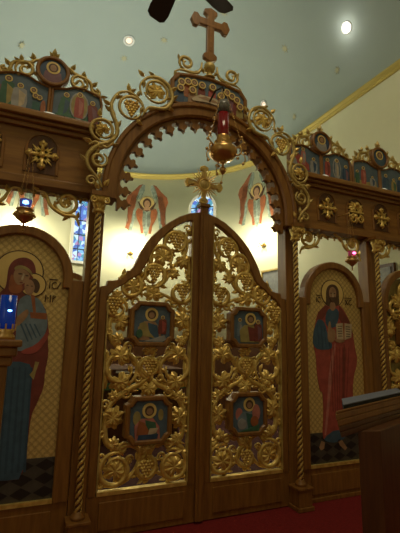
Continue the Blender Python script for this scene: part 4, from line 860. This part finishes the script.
def small_lamp(x, y, z, sc, glass, core, lab, htop, grp):
    t = thing('hanging_lamp', lab, 'hanging lamp', (x,y,z), grp)
    mb = MB(); P = [(0,-.10),(.008,-.095),(.008,-.05),(.03,-.03),(.07,.0),(.085,.03),(.082,.05),(.065,.055),(.06,.075),(.075,.08),(.07,.09),(.0,.09)]
    mb.lathe([(r*sc,h*sc) for r,h in P],(x,y,z),'brass',22); mb.ball((x,y,z-.10*sc),.012*sc,'brass')
    for k in range(12): a = 2*pi*k/12; mb.ball((x+.084*sc*cos(a),y+.084*sc*sin(a),z+.03*sc),.012*sc,'brass')
    mb.build('brass_bowl', t)
    mb = MB(); mb.lathe([(.044*sc,.09*sc),(.052*sc,.17*sc),(.048*sc,.17*sc),(.040*sc,.09*sc)],(x,y,z),glass,20); mb.build('glass_cup', t)
    mb = MB(); mb.lathe([(.0,.115*sc),(.026*sc,.125*sc),(.022*sc,.145*sc),(.0,.155*sc)],(x,y-.047*sc,z),core,12); mb.build('candle_glow', t)
    for k in range(3):
        a = R(100)+2*pi*k/3; mb = MB(); chain(mb,(x+.08*sc*cos(a),y+.08*sc*sin(a),z+.05*sc),(x+.012*cos(a),y+.012*sin(a),htop),n=18); mb.build('chain', t)
    mb = MB(); mb.ball((x,y,htop),.018,'brass'); mb.tube([(x,y,htop),(x,y,htop+.04),(x,-.05,htop+.05),(x,-.02,htop+.05)],.006,'brass'); mb.build('wall_hook', t)
    return t
small_lamp(-1.672,-.30,2.405,.9,'blueflame','bluecore','brass hanging lamp with glowing blue cup before the left icon',2.95,'small coloured lamps hanging before the icons')
small_lamp(1.722,-.25,2.385,.8,'redflame','redcore','brass hanging lamp with glowing pink red cup before the right icon',2.93,'small coloured lamps hanging before the icons')

# candle stand with blue glass at the left edge
cx, cy = -1.69, -1.9
t = thing('candle_stand', 'wooden stand at the left edge carrying a blue candle glass', 'stand', (cx,cy,0))
mb = MB(); mb.box(cx-.12,cx+.085,cy-.10,cy+.10,1.46,1.485,'wood'); mb.box(cx-.105,cx+.07,cy-.085,cy+.085,1.425,1.46,'wood'); mb.box(cx-.10,cx+.055,cy-.07,cy+.07,1.39,1.425,'wood'); mb.build('top', t, .006)
mb = MB(); mb.box(cx-.09,cx+.040,cy-.06,cy+.06,.10,1.39,'wood'); mb.box(cx-.07,cx+.02,cy-.066,cy-.06,.25,1.33,'woodx'); mb.build('pedestal', t, .006)
mb = MB(); mb.box(cx-.14,cx+.09,cy-.12,cy+.12,-.12,.06,'wood'); mb.box(cx-.12,cx+.07,cy-.10,cy+.10,.06,.10,'wood'); mb.build('foot', t, .006)
gx, gy = -1.668, -1.9
t = thing('candle_glass', 'blue votive candle glass standing on the wooden stand at the left edge', 'candle glass', (gx,gy,1.486))
mb = MB(); mb.lathe([(.0,1.487),(.036,1.487),(.034,1.50),(.026,1.51),(.036,1.525),(.0,1.525)],(gx,gy,0),'brass',20)
for k in range(8): a = 2*pi*k/8; mb.box(gx+.033*cos(a)-.003,gx+.033*cos(a)+.003,gy+.033*sin(a)-.003,gy+.033*sin(a)+.003,1.52,1.545,'brass')
mb.build('brass_holder', t)
mb = MB(); mb.lathe([(.028,1.527),(.030,1.54),(.030,1.655),(.027,1.655),(.027,1.54)],(gx,gy,0),'blueglass',28); mb.build('blue_glass', t)
mb = MB(); mb.ball((gx+.008,gy-.029,1.595),.0065,'bluecore',(1.3,.6,.7)); mb.build('flame', t)

# lectern at the right edge
t = thing('lectern', 'dark wooden lectern at the lower right edge, turned away from the camera', 'lectern', (.62,-1.45,0))
t.rotation_euler = (0,0,0)
ang = R(22); c_, s_ = cos(ang), sin(ang); O = (-.012,-1.844); gx_, gy_ = .662, .750   # side edge direction
def lt(p): x,y,z = p; return (O[0]+x*c_+y*gx_, O[1]+x*s_+y*gy_, z-.13*y)
mb = MB(lt); mb.box(.0,1.1,.0,.42,1.085,1.12,'wood'); mb.box(.02,1.08,.0,.40,1.05,1.085,'wood'); mb.box(.035,1.06,.0,.38,1.02,1.05,'dark'); mb.box(.05,1.04,.0,.36,.99,1.02,'dark'); mb.box(.0,1.1,.0,.022,1.12,1.135,'wood'); mb.build('desk_top', t, .006)
mb = MB(); B0 = (.03,-1.80)
front = [(.267,-1.711),(.395,-1.757),(.95,-1.53),(1.05,-1.42),(1.2,-1.20),(.62,-1.35)]
vs = [(x,y,.08) for x,y in front]+[(x,y,.99) for x,y in front]; k = len(front)
mb.add(vs, [tuple(range(k)),tuple(range(k,2*k))]+[(i,(i+1)%k,k+(i+1)%k,k+i) for i in range(k)], 'dark'); mb.build('body', t, .006)
mb = MB(); mb.add([(.70+(x-.70)*1.06,-1.50+(y+1.50)*1.06,z) for z in (-.12,.08) for x,y in front], [tuple(range(k)),tuple(range(k,2*k))]+[(i,(i+1)%k,k+(i+1)%k,k+i) for i in range(k)], 'dark'); mb.build('foot', t, .006)
t2 = thing('service_book', 'dark book with silver blue edge lying on the lectern', 'book', (.3,-1.6,1.122))
def bt(p): x,y,z = p; q = lt((x,y,z)); return (q[0], q[1], z-(y-.03)*.02)
mb = MB(bt); mb.box(.09,1.08,.06,.36,1.122,1.130,'bookcloth'); mb.box(.09,1.08,.05,.36,1.148,1.154,'bookedge'); mb.build('cover', t2, .002)
mb = MB(bt); mb.box(.10,1.07,.08,.355,1.130,1.152,'bookcloth'); mb.build('page_block', t2)

# ceiling fan, mostly above the frame
fx, fy, fz = -.95, -1.75, 3.64
t = thing('ceiling_fan', 'dark ceiling fan with two blade tips showing at the top edge', 'ceiling fan', (fx,fy,8.599))
mb = MB(); mb.lathe([(0,8.58),(.08,8.58),(.05,8.50),(.012,8.48),(.012,3.82),(0,3.82)],(fx,fy,0),'black',12); mb.build('down_rod', t)
mb = MB(); mb.lathe([(0,3.60),(.05,3.60),(.085,3.64),(.09,3.76),(.05,3.82),(0,3.82)],(fx,fy,0),'black',20); mb.build('motor_housing', t)
for k in range(5):
    a = R(94+72*k); c0, s0 = cos(a), sin(a)
    def ft(p, c0=c0, s0=s0): x,y,z = p; return (fx+x*c0-y*s0, fy+x*s0+y*c0, z)
    mb = MB(ft); vs = []
    for x,wd in ((.10,.025),(.16,.05),(.34,.065),(.40,.06),(.425,.035)):
        for s2 in (-1,1):
            for dz in (0,.006): vs.append((x, s2*wd, fz+s2*wd*.3+dz-.02))
    fs = []
    for i in range(4):
        b = i*4; fs += [(b,b+4,b+6,b+2),(b+1,b+3,b+7,b+5),(b,b+1,b+5,b+4),(b+2,b+6,b+7,b+3)]
    fs += [(0,2,3,1),(16,17,19,18)]
    mb.add(vs, fs, 'fan'); mb.build('fan_blade', t)
